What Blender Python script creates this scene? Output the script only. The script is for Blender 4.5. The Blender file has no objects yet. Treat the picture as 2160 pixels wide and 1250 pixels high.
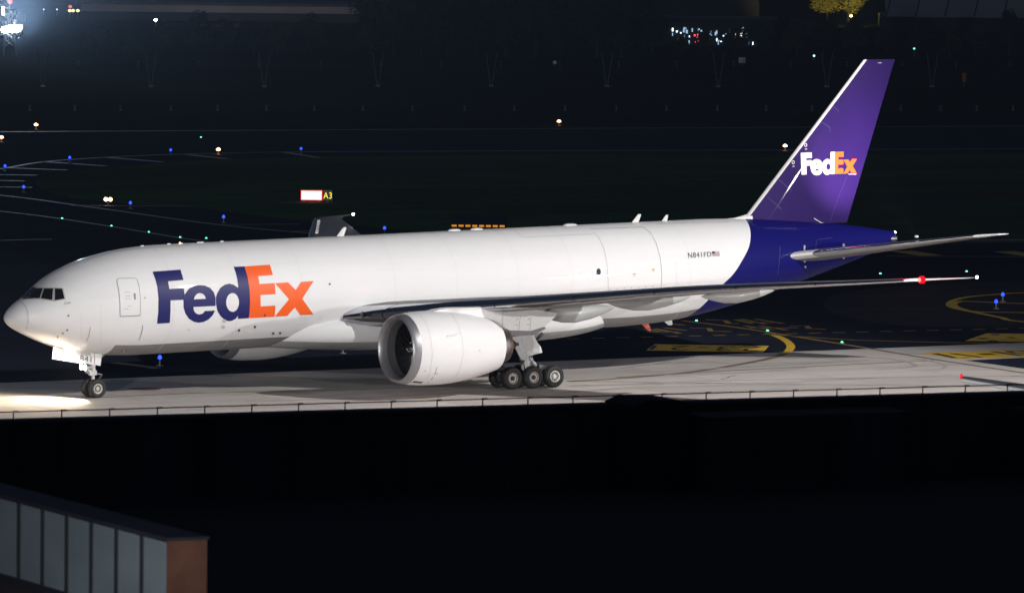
import bpy, bmesh, math, random
from mathutils import Vector, Matrix
R = math.radians
random.seed(7)
scene = bpy.context.scene
COL = scene.collection

# ------------------------------------------------------------------ camera, world, exposure
# World frame: X runs aft along the aircraft, Y to its starboard side, Z up, metres.
CAM = (-171.554, -305.324, 31.012)
YAW, PITCH, ROLL, FPX = 0.593469, 0.0708812, 0.0113418, 13168.14
Cv = Vector(CAM)
fwd = Vector((math.sin(YAW)*math.cos(PITCH), math.cos(YAW)*math.cos(PITCH), -math.sin(PITCH)))
_r = fwd.cross(Vector((0, 0, 1))).normalized()
_u = _r.cross(fwd)
right = _r*math.cos(ROLL) + _u*math.sin(ROLL)
up = _u*math.cos(ROLL) - _r*math.sin(ROLL)
cam_data = bpy.data.cameras.new('camera')
cam = bpy.data.objects.new('camera', cam_data)
COL.objects.link(cam)
cam.matrix_world = Matrix(((right.x, up.x, -fwd.x, CAM[0]), (right.y, up.y, -fwd.y, CAM[1]),
                           (right.z, up.z, -fwd.z, CAM[2]), (0, 0, 0, 1)))
cam_data.sensor_width = 36
cam_data.lens = FPX/2160*36
cam_data.clip_start = 1
cam_data.clip_end = 6000
cam_data.dof.use_dof = True
cam_data.dof.focus_distance = 372
cam_data.dof.aperture_fstop = 5.6
scene.camera = cam

world = bpy.data.worlds.new('World')
scene.world = world
world.use_nodes = True
bg = world.node_tree.nodes['Background']
bg.inputs['Color'].default_value = (0.30, 0.40, 0.72, 1)      # night sky over the city, even all round
bg.inputs['Strength'].default_value = 0.06
scene.view_settings.view_transform = 'Standard'
scene.view_settings.look = 'None'
scene.view_settings.exposure = 0
scene.view_settings.gamma = 1

# apron floodlight masts: (x, y, height, total power, heads)
MASTS = [
    (165, -188, 26, 0.72e6, 6),
    (-125, -165, 15, 0.70e6, 5),
    (62, -82, 50, 0.29e6, 5),
]

# ------------------------------------------------------------------ pixel helpers (photo is 2160 x 1250)
def ray(px, py):
    return fwd + right*((px-1080)/FPX) + up*((625-py)/FPX)
def bp(px, py, ax, val):
    d = ray(px, py)
    return Cv + d*((val-CAM[ax])/d[ax])
def gp(px, py, z=0.0):
    return bp(px, py, 2, z)
def depthpt(px, py, dep):
    return Cv + ray(px, py)*dep

# ------------------------------------------------------------------ materials
def mat(name, col, rough=.5, metal=0., coat=0., emit=None, estr=0., var=0., vscale=(1, 1, 1), var2=0., v2scale=(1, 1, 1),
        bump=0., bscale=20., spec=.5, rvar=0., tint=None, alpha=1., trans=0.):
    m = bpy.data.materials.new(name)
    m.use_nodes = True
    nt = m.node_tree
    b = nt.nodes['Principled BSDF']
    b.inputs['Base Color'].default_value = (*col, 1)
    b.inputs['Roughness'].default_value = rough
    b.inputs['Metallic'].default_value = metal
    b.inputs['Specular IOR Level'].default_value = spec
    b.inputs['Coat Weight'].default_value = coat
    b.inputs['Coat Roughness'].default_value = .025
    if trans: b.inputs['Transmission Weight'].default_value = trans
    if emit:
        b.inputs['Emission Color'].default_value = (*emit, 1)
        b.inputs['Emission Strength'].default_value = estr
    if var or bump or rvar:
        tc = nt.nodes.new('ShaderNodeTexCoord')
        def noise(sc, detail=6, rgh=.6):
            mp = nt.nodes.new('ShaderNodeMapping')
            mp.inputs['Scale'].default_value = sc
            nt.links.new(tc.outputs['Object'], mp.inputs['Vector'])
            n = nt.nodes.new('ShaderNodeTexNoise')
            n.inputs['Scale'].default_value = 1
            n.inputs['Detail'].default_value = detail
            n.inputs['Roughness'].default_value = rgh
            nt.links.new(mp.outputs['Vector'], n.inputs['Vector'])
            return n
        def remap(n, lo, hi):
            r = nt.nodes.new('ShaderNodeMapRange')
            r.inputs['From Min'].default_value = .3
            r.inputs['From Max'].default_value = .7
            r.inputs['To Min'].default_value = lo
            r.inputs['To Max'].default_value = hi
            nt.links.new(n.outputs['Fac'], r.inputs['Value'])
            return r
        if var:
            r1 = remap(noise(vscale), 1-var, 1+var)
            fac = r1.outputs['Result']
            if var2:
                r2 = remap(noise(v2scale), 1-var2, 1+var2)
                mu = nt.nodes.new('ShaderNodeMath'); mu.operation = 'MULTIPLY'
                nt.links.new(fac, mu.inputs[0]); nt.links.new(r2.outputs['Result'], mu.inputs[1])
                fac = mu.outputs[0]
            vm = nt.nodes.new('ShaderNodeVectorMath'); vm.operation = 'SCALE'
            vm.inputs[0].default_value = col
            if tint:
                mx = nt.nodes.new('ShaderNodeMix'); mx.data_type = 'RGBA'
                mx.inputs['A'].default_value = (*col, 1); mx.inputs['B'].default_value = (*tint, 1)
                r3 = remap(noise(tuple(a*.6 for a in vscale)), 0, 1)
                nt.links.new(r3.outputs['Result'], mx.inputs['Factor'])
                nt.links.new(mx.outputs['Result'], vm.inputs[0])
            nt.links.new(fac, vm.inputs['Scale'])
            nt.links.new(vm.outputs['Vector'], b.inputs['Base Color'])
        if rvar:
            rr = remap(noise(tuple(a*1.7 for a in vscale)), max(0, rough-rvar), rough+rvar)
            nt.links.new(rr.outputs['Result'], b.inputs['Roughness'])
        if bump:
            n = noise((bscale,)*3, 4)
            bp_ = nt.nodes.new('ShaderNodeBump')
            bp_.inputs['Strength'].default_value = bump
            bp_.inputs['Distance'].default_value = .05
            nt.links.new(n.outputs['Fac'], bp_.inputs['Height'])
            nt.links.new(bp_.outputs['Normal'], b.inputs['Normal'])
    return m

def emis(name, col, s):
    m = bpy.data.materials.new(name)
    m.use_nodes = True
    nt = m.node_tree
    nt.nodes.clear()
    e = nt.nodes.new('ShaderNodeEmission'); o = nt.nodes.new('ShaderNodeOutputMaterial')
    e.inputs['Color'].default_value = (*col, 1); e.inputs['Strength'].default_value = s
    nt.links.new(e.outputs[0], o.inputs[0])
    return m

def add_slabs(m, size=7.5, amt=.10):
    nt = m.node_tree; b = nt.nodes['Principled BSDF']
    src = b.inputs['Base Color'].links[0].from_socket
    tc = nt.nodes.new('ShaderNodeTexCoord'); br = nt.nodes.new('ShaderNodeTexBrick')
    mp = nt.nodes.new('ShaderNodeMapping'); mp.inputs['Rotation'].default_value = (0, 0, .036); mp.inputs['Location'].default_value = (0, 1.5, 0)
    nt.links.new(tc.outputs['Object'], mp.inputs['Vector']); nt.links.new(mp.outputs['Vector'], br.inputs['Vector'])
    br.offset = 0; br.inputs['Scale'].default_value = 1; br.inputs['Brick Width'].default_value = size; br.inputs['Row Height'].default_value = size*.8
    br.inputs['Mortar Size'].default_value = .035; br.inputs['Mortar Smooth'].default_value = .2
    br.inputs['Color1'].default_value = (1-amt, 1-amt, 1-amt, 1); br.inputs['Color2'].default_value = (1+amt, 1+amt, 1+amt, 1); br.inputs['Mortar'].default_value = (.62, .6, .58, 1)
    mx = nt.nodes.new('ShaderNodeMix'); mx.data_type = 'RGBA'; mx.blend_type = 'MULTIPLY'; mx.inputs['Factor'].default_value = 1
    mx.clamp_result = False
    nt.links.new(src, mx.inputs['A']); nt.links.new(br.outputs['Color'], mx.inputs['B']); nt.links.new(mx.outputs['Result'], b.inputs['Base Color'])

M = {
    'white': mat('white_paint', (.70, .705, .72), .5, coat=.22, spec=.15, var=.02, vscale=(.10, 1.6, 2.0), var2=.012, v2scale=(1.5, 2.5, 5), bump=.03, bscale=.9),
    'whiteplain': mat('white_paint_plain', (.66, .665, .67), .35, coat=.2, var=.05, vscale=(.8, .8, 1.5)),
    'belly': mat('grey_belly_paint', (.21, .205, .205), .45, coat=.15, var=.16, vscale=(.12, 2.2, 2.2), var2=.12, v2scale=(1.2, 4, 4)),
    'fairing': mat('grey_fairing_paint', (.30, .31, .31), .4, coat=.2, var=.1, vscale=(.5, 1, 1)),
    'purple': mat('purple_paint', (.0045, .0045, .105), .5, coat=.15, spec=.08, var=.06, vscale=(.4, 1, .6)),
    'purplefin': mat('purple_fin_paint', (.021, .009, .088), .5, coat=.10, spec=.06, var=.10, vscale=(.5, 1, .25)),
    'navy': mat('navy_letter_paint', (.012, .013, .11), .45, coat=.35, spec=.2),
    'orange': mat('orange_letter_paint', (.80, .11, .016), .45, coat=.3, spec=.2),
    'letterwhite': mat('white_letter_paint', (.62, .62, .63), .35),
    'polish': mat('polished_metal', (.52, .53, .56), .09, metal=1., var=.08, vscale=(.5, .5, 3), rvar=.03),
    'lip': mat('inlet_lip_metal', (.36, .36, .385), .40, metal=.75),
    'nozzle': mat('nozzle_metal', (.40, .40, .42), .36, metal=1., var=.16, vscale=(2, 5, 5), rvar=.1),
    'hot': mat('heat_stained_metal', (.28, .21, .16), .45, metal=.9, var=.25, vscale=(3, 3, 3)),
    'cone': mat('dark_exhaust_metal', (.10, .095, .09), .5, metal=.8, var=.2, vscale=(3, 3, 3)),
    'under': mat('wing_grey_paint', (.16, .15, .15), .42, coat=.15, var=.14, vscale=(1.2, .3, 1)),
    'wingtop': mat('wing_top_paint', (.10, .105, .115), .42, var=.12, vscale=(1, .3, 1)),
    'duct': mat('inlet_duct', (.085, .085, .09), .5, var=.08, vscale=(2, 2, 2)),
    'blade': mat('fan_blade', (.05, .05, .055), .3, metal=.6),
    'joint': mat('skin_joint', (.625, .63, .64), .5, spec=.2),
    'seam': mat('seam_grey', (.30, .30, .31), .6),
    'seamdark': mat('seam_dark', (.05, .05, .055), .6),
    'seampurple': mat('seam_purple', (.05, .05, .22), .4),
    'maroon': mat('maroon_mark', (.16, .02, .02), .5),
    'black': mat('black_paint', (.012, .012, .014), .4),
    'portglass': mat('dull_port_glass', (.03, .05, .065), .6, spec=.1),
    'glass': mat('cockpit_glass', (.008, .009, .011), .06, coat=.6),
    'frame': mat('window_frame', (.42, .40, .39), .5),
    'tyre': mat('tyre_rubber', (.012, .012, .0125), .7, var=.3, vscale=(4, 4, 4), bump=.2, bscale=14),
    'rim': mat('wheel_rim', (.62, .60, .55), .4, var=.1, vscale=(6, 6, 6)),
    'rimdirty': mat('wheel_rim_dusty', (.30, .26, .22), .5, var=.2, vscale=(6, 6, 6)),
    'hubdark': mat('wheel_hub', (.05, .05, .055), .35, metal=.5),
    'gear': mat('gear_paint', (.52, .52, .53), .4, var=.15, vscale=(3, 3, 3)),
    'geardark': mat('gear_dark_metal', (.08, .08, .085), .4, metal=.4, var=.3, vscale=(5, 5, 5)),
    'chrome': mat('chrome', (.7, .7, .72), .12, metal=1.),
    'gold': mat('placard_gold', (.55, .30, .05), .5),
    'flagred': mat('flag_stripes', (.42, .33, .37), .5, var=.3, vscale=(.1, .1, 22)),
    'flagblue': mat('flag_canton', (.04, .045, .09), .5),
    'stripe': mat('red_white_antenna', (.6, .12, .08), .5, var=.5, vscale=(1, 1, 9)),
    'hatch': mat('service_hatch_grey', (.45, .45, .46), .5),
    # ground
    'concrete': mat('apron_concrete', (.64, .575, .525), .85, var=.15, vscale=(.05, .35, 1), var2=.09, v2scale=(.6, 2.6, 1), bump=.25, bscale=3, spec=.25, tint=(.56, .525, .505)),
    'asphalt': mat('taxiway_asphalt', (.024, .028, .046), .8, var=.22, vscale=(.02, .12, 1), var2=.2, v2scale=(.4, 1.6, 1), bump=.3, bscale=6, spec=0.),
    'asphalt2': mat('worn_asphalt', (.050, .047, .054), .82, var=.2, vscale=(.03, .2, 1), var2=.15, v2scale=(.3, 1.5, 1), bump=.3, bscale=6, spec=0.),
    'runway': mat('runway_asphalt', (.022, .028, .046), .8, var=.15, vscale=(.01, .05, 1), var2=.1, v2scale=(.1, .4, 1), spec=0.),
    'grass': mat('dark_grass', (.016, .019, .012), .95, var=.4, vscale=(.02, .06, 1), var2=.3, v2scale=(.2, .8, 1), spec=0., tint=(.020, .017, .013)),
    'grassgreen': mat('mown_grass', (.050, .165, .036), .95, var=.4, vscale=(.012, .035, 1), var2=.35, v2scale=(.15, .7, 1), spec=0., tint=(.048, .044, .030)),
    'yellow': mat('yellow_marking', (.90, .57, .03), .7, var=.2, vscale=(.6, 1.5, 1), var2=.15, v2scale=(4, 6, 1)),
    'yellowdim': mat('worn_yellow_marking', (.34, .205, .035), .8, var=.3, vscale=(.5, 1.5, 1), var2=.2, v2scale=(4, 6, 1)),
    'brownline': mat('tyre_worn_yellow_line', (.22, .165, .09), .8, var=.3, vscale=(.4, 1.5, 1)),
    'tar': mat('tar_seal', (.16, .145, .14), .8, var=.3, vscale=(.6, 2, 1)),
    'rubber': mat('tyre_smear', (.47, .43, .40), .85, var=.2, vscale=(.3, 3, 1)),
    'whiteline': mat('white_marking', (.32, .32, .34), .7, var=.25, vscale=(.1, 1, 1)),
    'marktext': mat('black_marking', (.02, .02, .022), .7),
    'kerb': mat('pale_kerb', (.30, .30, .29), .8, var=.3, vscale=(.5, 2, 2)),
    'iron': mat('rusty_cover', (.16, .05, .04), .7, var=.3, vscale=(2, 2, 2)),
    # others
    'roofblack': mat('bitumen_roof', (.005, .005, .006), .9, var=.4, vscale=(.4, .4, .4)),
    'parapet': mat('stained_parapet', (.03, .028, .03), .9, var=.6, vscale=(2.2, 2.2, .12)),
    'strap': mat('galvanised_strap', (.07, .065, .065), .6, metal=.3),
    'panel': mat('translucent_panel', (.40, .47, .48), .5, var=.12, vscale=(.5, .5, 1.4)),
    'mullion': mat('panel_frame', (.045, .05, .055), .5),
    'cap': mat('dark_capping', (.05, .05, .06), .7, var=.2, vscale=(1, 1, 1)),
    'brown': mat('brown_render', (.24, .105, .065), .85, var=.25, vscale=(2, 2, 2)),
    'lowerwall': mat('mauve_wall', (.06, .045, .05), .85, var=.2, vscale=(1, 1, 1)),
    'steel': mat('galvanised_steel', (.35, .36, .37), .5, metal=.6),
    'post': mat('white_post', (.17, .17, .17), .7),
    'bark': mat('bark', (.05, .04, .03), .9, var=.3, vscale=(2, 2, .5)),
    'leaf': mat('leaf', (.030, .045, .020), .8, var=.3, vscale=(.3, .3, .3)),
    'leaflit': mat('leaf_lamp_glow', (.24, .22, .03), .7, var=.3, vscale=(.6, .6, .6)),  # lamp glow painted into the leaf colour
    'signback': mat('sign_back', (.025, .045, .085), .5, var=.1, vscale=(1, 1, 1)),
    'palewall': mat('pale_cladding', (.30, .28, .29), .7, var=.15, vscale=(.05, .05, .2)),
    'roofpale': mat('pale_roof', (.30, .27, .26), .7, var=.15, vscale=(.05, .05, .2)),
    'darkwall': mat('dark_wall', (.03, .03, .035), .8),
    'orangeplastic': mat('orange_fabric', (.5, .16, .02), .7),
    'e_blue': emis('blue_lens', (.02, .06, 1.), 3.2),
    'e_bluecore': emis('blue_lens_core', (.35, .55, 1.), 12),
    'e_green': emis('green_lens', (.10, .95, .55), 5),
    'e_warm': emis('warm_lens', (1., .52, .22), 14),
    'e_amber': emis('amber_lens', (1., .30, .08), 8),
    'e_white': emis('white_lens', (1., .97, .92), 30),
    'e_flood': emis('floodlight_lens', (1., .97, .9), 60),
    'e_lower': emis('bright_lamp', (1., .93, .82), 25),
    'e_red': emis('red_halo', (1., .004, .012), 2.6),
    'e_redcore': emis('red_lens_core', (1., .10, .09), 5),
    'e_signred': emis('lit_red_sign', (1., .60, .52), 2.2),
    'e_signedge': emis('lit_red_sign_edge', (1., .03, .05), 1.0),
    'e_signtext': emis('lit_white_sign_text', (1., .95, .8), 3),
    'e_signyellow': emis('lit_yellow_sign', (1., .80, .05), 1.4),
    'e_orange': emis('lit_orange_strip', (1., .38, .03), .75),
    'e_city': emis('city_window', (.62, .85, 1.), 3.0),
    'e_citydim': emis('dim_city_window', (.45, .72, 1.), .8),
    'e_citylow': emis('faint_city_window', (.3, .6, 1.), .22),
    'e_cityred': emis('red_city_sign', (1., .10, .16), 1.6),
    'e_cityyel': emis('yellow_city_sign', (1., .8, .35), 1.6),
    'e_tree': emis('yellow_lamp', (1., .75, .2), 10),
}

add_slabs(M['concrete'])

# ------------------------------------------------------------------ mesh builder
class MB:
    def __init__(s): s.v = []; s.f = []; s.mi = []
    def add(s, vs, fs, mi=0):
        o = len(s.v); s.v += [tuple(p) for p in vs]
        s.f += [tuple(i+o for i in f) for f in fs]; s.mi += [mi]*len(fs); return s
    def box(s, c, size, rz=0., mi=0):
        cx, cy, cz = c; a, b, h = (t/2 for t in size); co, si = math.cos(rz), math.sin(rz)
        vs = [(cx+x*co-y*si, cy+x*si+y*co, cz+z) for z in (-h, h) for x, y in ((-a, -b), (a, -b), (a, b), (-a, b))]
        return s.add(vs, [(3, 2, 1, 0), (4, 5, 6, 7), (0, 1, 5, 4), (1, 2, 6, 5), (2, 3, 7, 6), (3, 0, 4, 7)], mi)
    def loft(s, rings, cap0=True, cap1=True, closed=True, mif=None):
        n = len(rings[0]); o = len(s.v)
        for r in rings: s.v += [tuple(p) for p in r]
        for i in range(len(rings)-1):
            for j in range(n if closed else n-1):
                k = (j+1) % n
                s.f.append((o+i*n+j, o+i*n+k, o+(i+1)*n+k, o+(i+1)*n+j)); s.mi.append(mif(i, j) if mif else 0)
        if cap0: s.f.append(tuple(o+j for j in range(n))[::-1]); s.mi.append(0)
        if cap1: s.f.append(tuple(o+(len(rings)-1)*n+j for j in range(n))); s.mi.append(0)
        return s
    def tube(s, p0, p1, r0, r1=None, n=10):
        r1 = r0 if r1 is None else r1
        p0, p1 = Vector(p0), Vector(p1); d = (p1-p0).normalized()
        a = d.orthogonal().normalized(); b = d.cross(a)
        rg = lambda p, r: [p+(a*math.cos(t)+b*math.sin(t))*r for t in (2*math.pi*i/n for i in range(n))]
        return s.loft([rg(p0, r0), rg(p1, r1)])
    def pipe(s, pts, r, n=8):
        for a, b in zip(pts, pts[1:]): s.tube(a, b, r, r, n)
        return s
    def lathe(s, prof, o=(0, 0, 0), axis='x', n=48, cap0=False, cap1=False):
        rings = []
        for t, r in prof:
            rg = []
            for i in range(n):
                a = 2*math.pi*i/n; c, q = r*math.cos(a), r*math.sin(a)
                rg.append({'x': (o[0]+t, o[1]+c, o[2]+q), 'y': (o[0]+q, o[1]+t, o[2]+c), 'z': (o[0]+c, o[1]+q, o[2]+t)}[axis])
            rings.append(rg)
        return s.loft(rings, cap0, cap1)
    def prism(s, poly, off):
        off = Vector(off); n = len(poly)
        vs = [Vector(p) for p in poly]; vs = vs+[p+off for p in vs]
        return s.add(vs, [tuple(range(n)), tuple(range(2*n-1, n-1, -1))]+[(i, n+i, n+(i+1) % n, (i+1) % n) for i in range(n)])
    def mesh(s, name='mesh', smooth=35):
        me = bpy.data.meshes.new(name); me.from_pydata(s.v, [], s.f)
        bm = bmesh.new(); bm.from_mesh(me)
        bm.faces.ensure_lookup_table()
        for i, f in enumerate(bm.faces): f.material_index = s.mi[i]
        bmesh.ops.recalc_face_normals(bm, faces=bm.faces)
        bm.to_mesh(me); bm.free()
        if smooth:
            me.shade_smooth(); me.set_sharp_from_angle(angle=R(smooth))
        return me

def obj(name, me, m, parent=None):
    if isinstance(me, MB): me = me.mesh(name)
    if isinstance(m, str): m = (m,)
    for k in m:
        if len(me.materials) < len(m): me.materials.append(M[k])
    o = bpy.data.objects.new(name, me); COL.objects.link(o)
    if parent: o.parent = parent
    return o
def tag(o, label=None, cat=None, group=None, kind=None):
    for k, v in (('label', label), ('category', cat), ('group', group), ('kind', kind)):
        if v: o[k] = v
    return o
def thing(name, label, cat, loc=(0, 0, 0), group=None, rz=0):
    o = bpy.data.objects.new(name, None); COL.objects.link(o); o.location = loc; o.rotation_euler = (0, 0, rz)
    o.empty_display_size = .5
    return tag(o, label, cat, group)
def dup(o, loc, rz=None, label=None, scale=None):
    def cp(q, par):
        c = q.copy(); COL.objects.link(c); c.parent = par
        for ch in q.children: cp(ch, c)
        return c
    c = cp(o, None); c.location = loc
    if rz is not None: c.rotation_euler = (0, 0, rz)
    if scale: c.scale = scale
    if label: c['label'] = label
    return c
def spot(name, loc, target, power, angle, blend, col, size, parent=None):
    l = bpy.data.lights.new(name, 'SPOT'); l.energy = power; l.spot_size = R(angle); l.spot_blend = blend
    l.color = col; l.shadow_soft_size = size
    o = bpy.data.objects.new(name, l); COL.objects.link(o); o.location = loc
    o.rotation_euler = (Vector(target)-Vector(loc)).to_track_quat('-Z', 'Y').to_euler()
    if parent: o.parent = parent
    return o
def pointlight(name, loc, power, col, size, parent=None):
    l = bpy.data.lights.new(name, 'POINT'); l.energy = power; l.color = col; l.shadow_soft_size = size
    o = bpy.data.objects.new(name, l); COL.objects.link(o); o.location = loc
    if parent: o.parent = parent
    return o

# ------------------------------------------------------------------ ground sheets and markings
def sheet(name, poly, z, m, parent=None, kind='structure'):
    me = bpy.data.meshes.new(name)
    bm = bmesh.new()
    vs = [bm.verts.new((p[0], p[1], z)) for p in poly]
    es = [bm.edges.new((vs[i], vs[(i+1) % len(vs)])) for i in range(len(vs))]
    bmesh.ops.triangle_fill(bm, edges=es, use_beauty=True)
    for f in bm.faces:
        if f.normal.z < 0: f.normal_flip()
    bm.to_mesh(me); bm.free()
    o = obj(name, me, m, parent)
    if kind and not parent: tag(o, kind=kind)
    return o
def ribbon(pts, w):
    L, Rr = [], []
    n = len(pts)
    for i in range(n):
        a = pts[max(0, i-1)]; b = pts[min(n-1, i+1)]
        d = Vector((b[0]-a[0], b[1]-a[1])).normalized(); q = Vector((-d.y, d.x))*(w/2)
        L.append((pts[i][0]+q.x, pts[i][1]+q.y)); Rr.append((pts[i][0]-q.x, pts[i][1]-q.y))
    return L, Rr
def line(name, pts, w, z, m, parent, smooth=False):
    """painted line through ground points"""
    if smooth:
        P = [Vector((p[0], p[1])) for p in pts]; out = []
        for i in range(len(P)-1):
            p0 = P[max(0, i-1)]; p1 = P[i]; p2 = P[i+1]; p3 = P[min(len(P)-1, i+2)]
            for k in range(8):
                t = k/8
                out.append(.5*((2*p1)+(p2-p0)*t+(2*p0-5*p1+4*p2-p3)*t*t+(3*p1-p0-3*p2+p3)*t**3))
        out.append(P[-1]); pts = out
    L, Rr = ribbon(pts, w)
    n = len(L)
    me = bpy.data.meshes.new(name)
    me.from_pydata([(p[0], p[1], z) for p in L+Rr], [], [(i, i+1, n+i+1, n+i) for i in range(n-1)])
    bm = bmesh.new(); bm.from_mesh(me)
    for f in bm.faces:
        if f.normal.z < 0: f.normal_flip()
    bm.to_mesh(me); bm.free()
    return obj(name, me, m, parent)
def G(*pts): return [gp(a, b) for a, b in pts]

ground = sheet('ground', [(-900, -700), (1500, -700), (2600, 2600), (-900, 2600)], -.012, 'grass')
taxiway = sheet('taxiway', [(-160, -12), (330, -12), (330, 205), (150, 250), (60, 330), (-160, 330)], -.008, 'asphalt')
a0 = (13.04, 10.5); a1 = (79.64, 8.1)
def edge_y(x): return 10.97-.036*x
apron = sheet('apron', [(-220, edge_y(-220)), (330, edge_y(330)), (330, -190), (-220, -190)], -.004, 'concrete')
# runway runs along the two photographed edge lines
rn0, rn1, rf0, rf1 = gp(640, 320), gp(2150, 314), gp(0, 278), gp(2150, 265.5)
def ext(a, b, t): return a+(b-a)*t
runway = sheet('runway', [ext(rn0, rn1, -6), ext(rn0, rn1, 8), ext(rf0, rf1, 8), ext(rf0, rf1, -6)], -.006, 'runway')
line('edge_line', [ext(rn0, rn1, 0), ext(rn0, rn1, 3)], .9, -.001, 'whiteline', runway)
line('edge_line', [ext(rf0, rf1, -2), ext(rf0, rf1, 3)], .9, -.001, 'whiteline', runway)
grass_pts = G((120, 364), (240, 352), (345, 342.5), (480, 335), (670, 330), (1200, 325), (2600, 322)) + \
    G((2600, 508), (2160, 511), (1890, 517), (1400, 508), (1000, 497), (860, 486), (747, 475), (670, 470), (520, 451), (400, 436), (300, 433), (150, 418), (92, 402), (72, 386))
infield = sheet('grass_infield', grass_pts, -.0035, 'grassgreen')
kb = G((1985, 509.5), (2060, 509), (2160, 508), (2300, 507))
kerb = MB()
for a, b in zip(kb, kb[1:]):
    d = (b-a).normalized(); q = Vector((-d.y, d.x, 0))*.5
    kerb.add([a-q, b-q, b+q, a+q, a-q+Vector((0, 0, .12)), b-q+Vector((0, 0, .12)), b+q+Vector((0, 0, .12)), a+q+Vector((0, 0, .12))],
             [(4, 5, 6, 7), (0, 1, 5, 4), (1, 2, 6, 5), (2, 3, 7, 6), (3, 0, 4, 7)])
tag(obj('kerb', kerb, 'kerb'), kind='structure')
island = sheet('worn_asphalt_patch', G((1735, 642), (1742, 630), (1770, 618), (1850, 606), (1980, 599), (2160, 593), (2400, 590), (2400, 692), (2160, 690), (2000, 690),
               (1900, 686), (1830, 678), (1780, 666), (1748, 654)), -.0042, 'asphalt2', taxiway)
wedge = sheet('asphalt_wedge', G((2036, 759.5), (2160, 754), (2300, 748), (2300, 800), (2160, 777)), 0.0, 'asphalt', apron)

# yellow and worn lines
Z1 = .001
line('centre_line', G((1440, 676), (1540, 688), (1619, 700), (1700, 713), (1776, 725), (1836, 735)), .42, Z1, 'yellowdim', taxiway)
line('centre_line', G((1836, 735), (1980, 759), (2080, 774), (2160, 786), (2300, 806)), .42, Z1, 'brownline', apron)
line('curved_line', G((1622, 703), (1640, 709), (1658, 718), (1668, 729), (1664, 739), (1655, 745)), .55, Z1, 'yellow', taxiway, True)
line('curved_line', G((1655, 745), (1630, 754), (1560, 768), (1480, 781), (1400, 790), (1300, 798), (1200, 804)), .55, Z1, 'brownline', apron, True)
line('apron_line', G((1300, 795.5), (1560, 780), (1800, 768), (1970, 760)), .3, Z1+.001, 'brownline', apron)
line('apron_line', G((1195, 803), (1400, 806), (1600, 809), (1950, 813), (2160, 816)), .22, Z1, 'brownline', apron)
line('apron_line', G((-100, 848), (200, 838), (420, 828), (700, 822), (900, 815), (1060, 809)), .25, Z1, 'brownline', apron)
line('taxi_line', G((1621, 705), (1800, 717), (2000, 722), (2160, 724), (2300, 725)), .35, Z1, 'yellowdim', taxiway)
line('taxi_line', G((240, 764), (290, 770), (330, 776)), .7, Z1, 'yellowdim', taxiway)
# dashes
p0, p1 = gp(1145, 715.5), gp(2150, 692)
nd = 20
for i in range(nd+2):
    a = ext(p0, p1, (i)/nd); b = ext(p0, p1, (i+.52)/nd)
    line('dash', [a, b], .38, Z1, 'yellowdim', taxiway)
# oval island lines
oval_o = [(2400, 690), (2160, 678), (2110, 669), (2060, 659), (2020, 651), (2004, 645), (2004, 638), (2018, 631), (2050, 625), (2110, 620), (2160, 617), (2400, 608)]
oval_i = [(2400, 662), (2160, 659), (2060, 657), (2028, 651), (2014, 645), (2013, 639), (2030, 635), (2060, 636), (2160, 640), (2400, 646)]
line('oval_line', G(*oval_o), .5, Z1, 'yellow', taxiway, True)
line('oval_line', G(*oval_i), .5, Z1+.002, 'yellow', taxiway, True)
for q in ([(1900, 529), (1966, 539)], [(2118, 530), (2230, 546)]):
    line('shoulder_stripe', G(*q), 2.0, Z1, 'yellow', taxiway)
line('edge_line', G((1870, 540), (2010, 540.5), (2200, 541)), .5, Z1, 'whiteline', taxiway)
for q in ([(1750, 581), (1880, 578), (2060, 573), (2160, 570)], [(1780, 590), (1900, 577)]):
    line('taxi_line', G(*q), .35, Z1, 'asphalt2', taxiway)
# painted signs on the pavement
def painted_panel(name, poly, z, parent):
    return sheet(name, G(*poly), z, 'yellow', parent)
pan = painted_panel('painted_panel', [(1363, 738.5), (1380, 725.5), (1622, 729), (1610, 742.5)], Z1, taxiway)
painted_panel('painted_panel', [(2035, 718.5), (2080, 702.8), (2300, 704), (2300, 722)], Z1, taxiway)
painted_panel('painted_panel', [(1943, 744), (2030, 741), (2160, 737.5), (2300, 733), (2300, 748), (2120, 753), (2020, 757)], Z1, apron)
def text_mesh(body, size=1.0, shear=0., spacing=1.0):
    cu = bpy.data.curves.new('text', 'FONT'); cu.body = body; cu.size = size; cu.shear = shear; cu.space_character = spacing
    cu.align_x = 'LEFT'; cu.resolution_u = 4
    o = bpy.data.objects.new('text', cu); COL.objects.link(o)
    dg = bpy.context.evaluated_depsgraph_get()
    me = bpy.data.meshes.new_from_object(o.evaluated_get(dg))
    bpy.data.objects.remove(o)
    bm = bmesh.new(); bm.from_mesh(me); bmesh.ops.triangulate(bm, faces=bm.faces)
    bmesh.ops.remove_doubles(bm, verts=bm.verts, dist=1e-5)
    bpy.data.meshes.remove(me)
    xs = [v.co.x for v in bm.verts]; ys = [v.co.y for v in bm.verts]
    x0, x1, y0, y1 = min(xs), max(xs), min(ys), max(ys)
    for v in bm.verts: v.co.x = (v.co.x-x0)/(x1-x0); v.co.y = (v.co.y-y0)/(y1-y0)
    return bm                                     # unit square
def quadmap(bm, q):
    """unit square -> quad (bl, br, tr, tl) of vectors"""
    q = [Vector(p) for p in q]
    for v in bm.verts:
        a, b = v.co.x, v.co.y
        v.co = (q[0]*(1-a)+q[1]*a)*(1-b)+(q[3]*(1-a)+q[2]*a)*b
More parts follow.
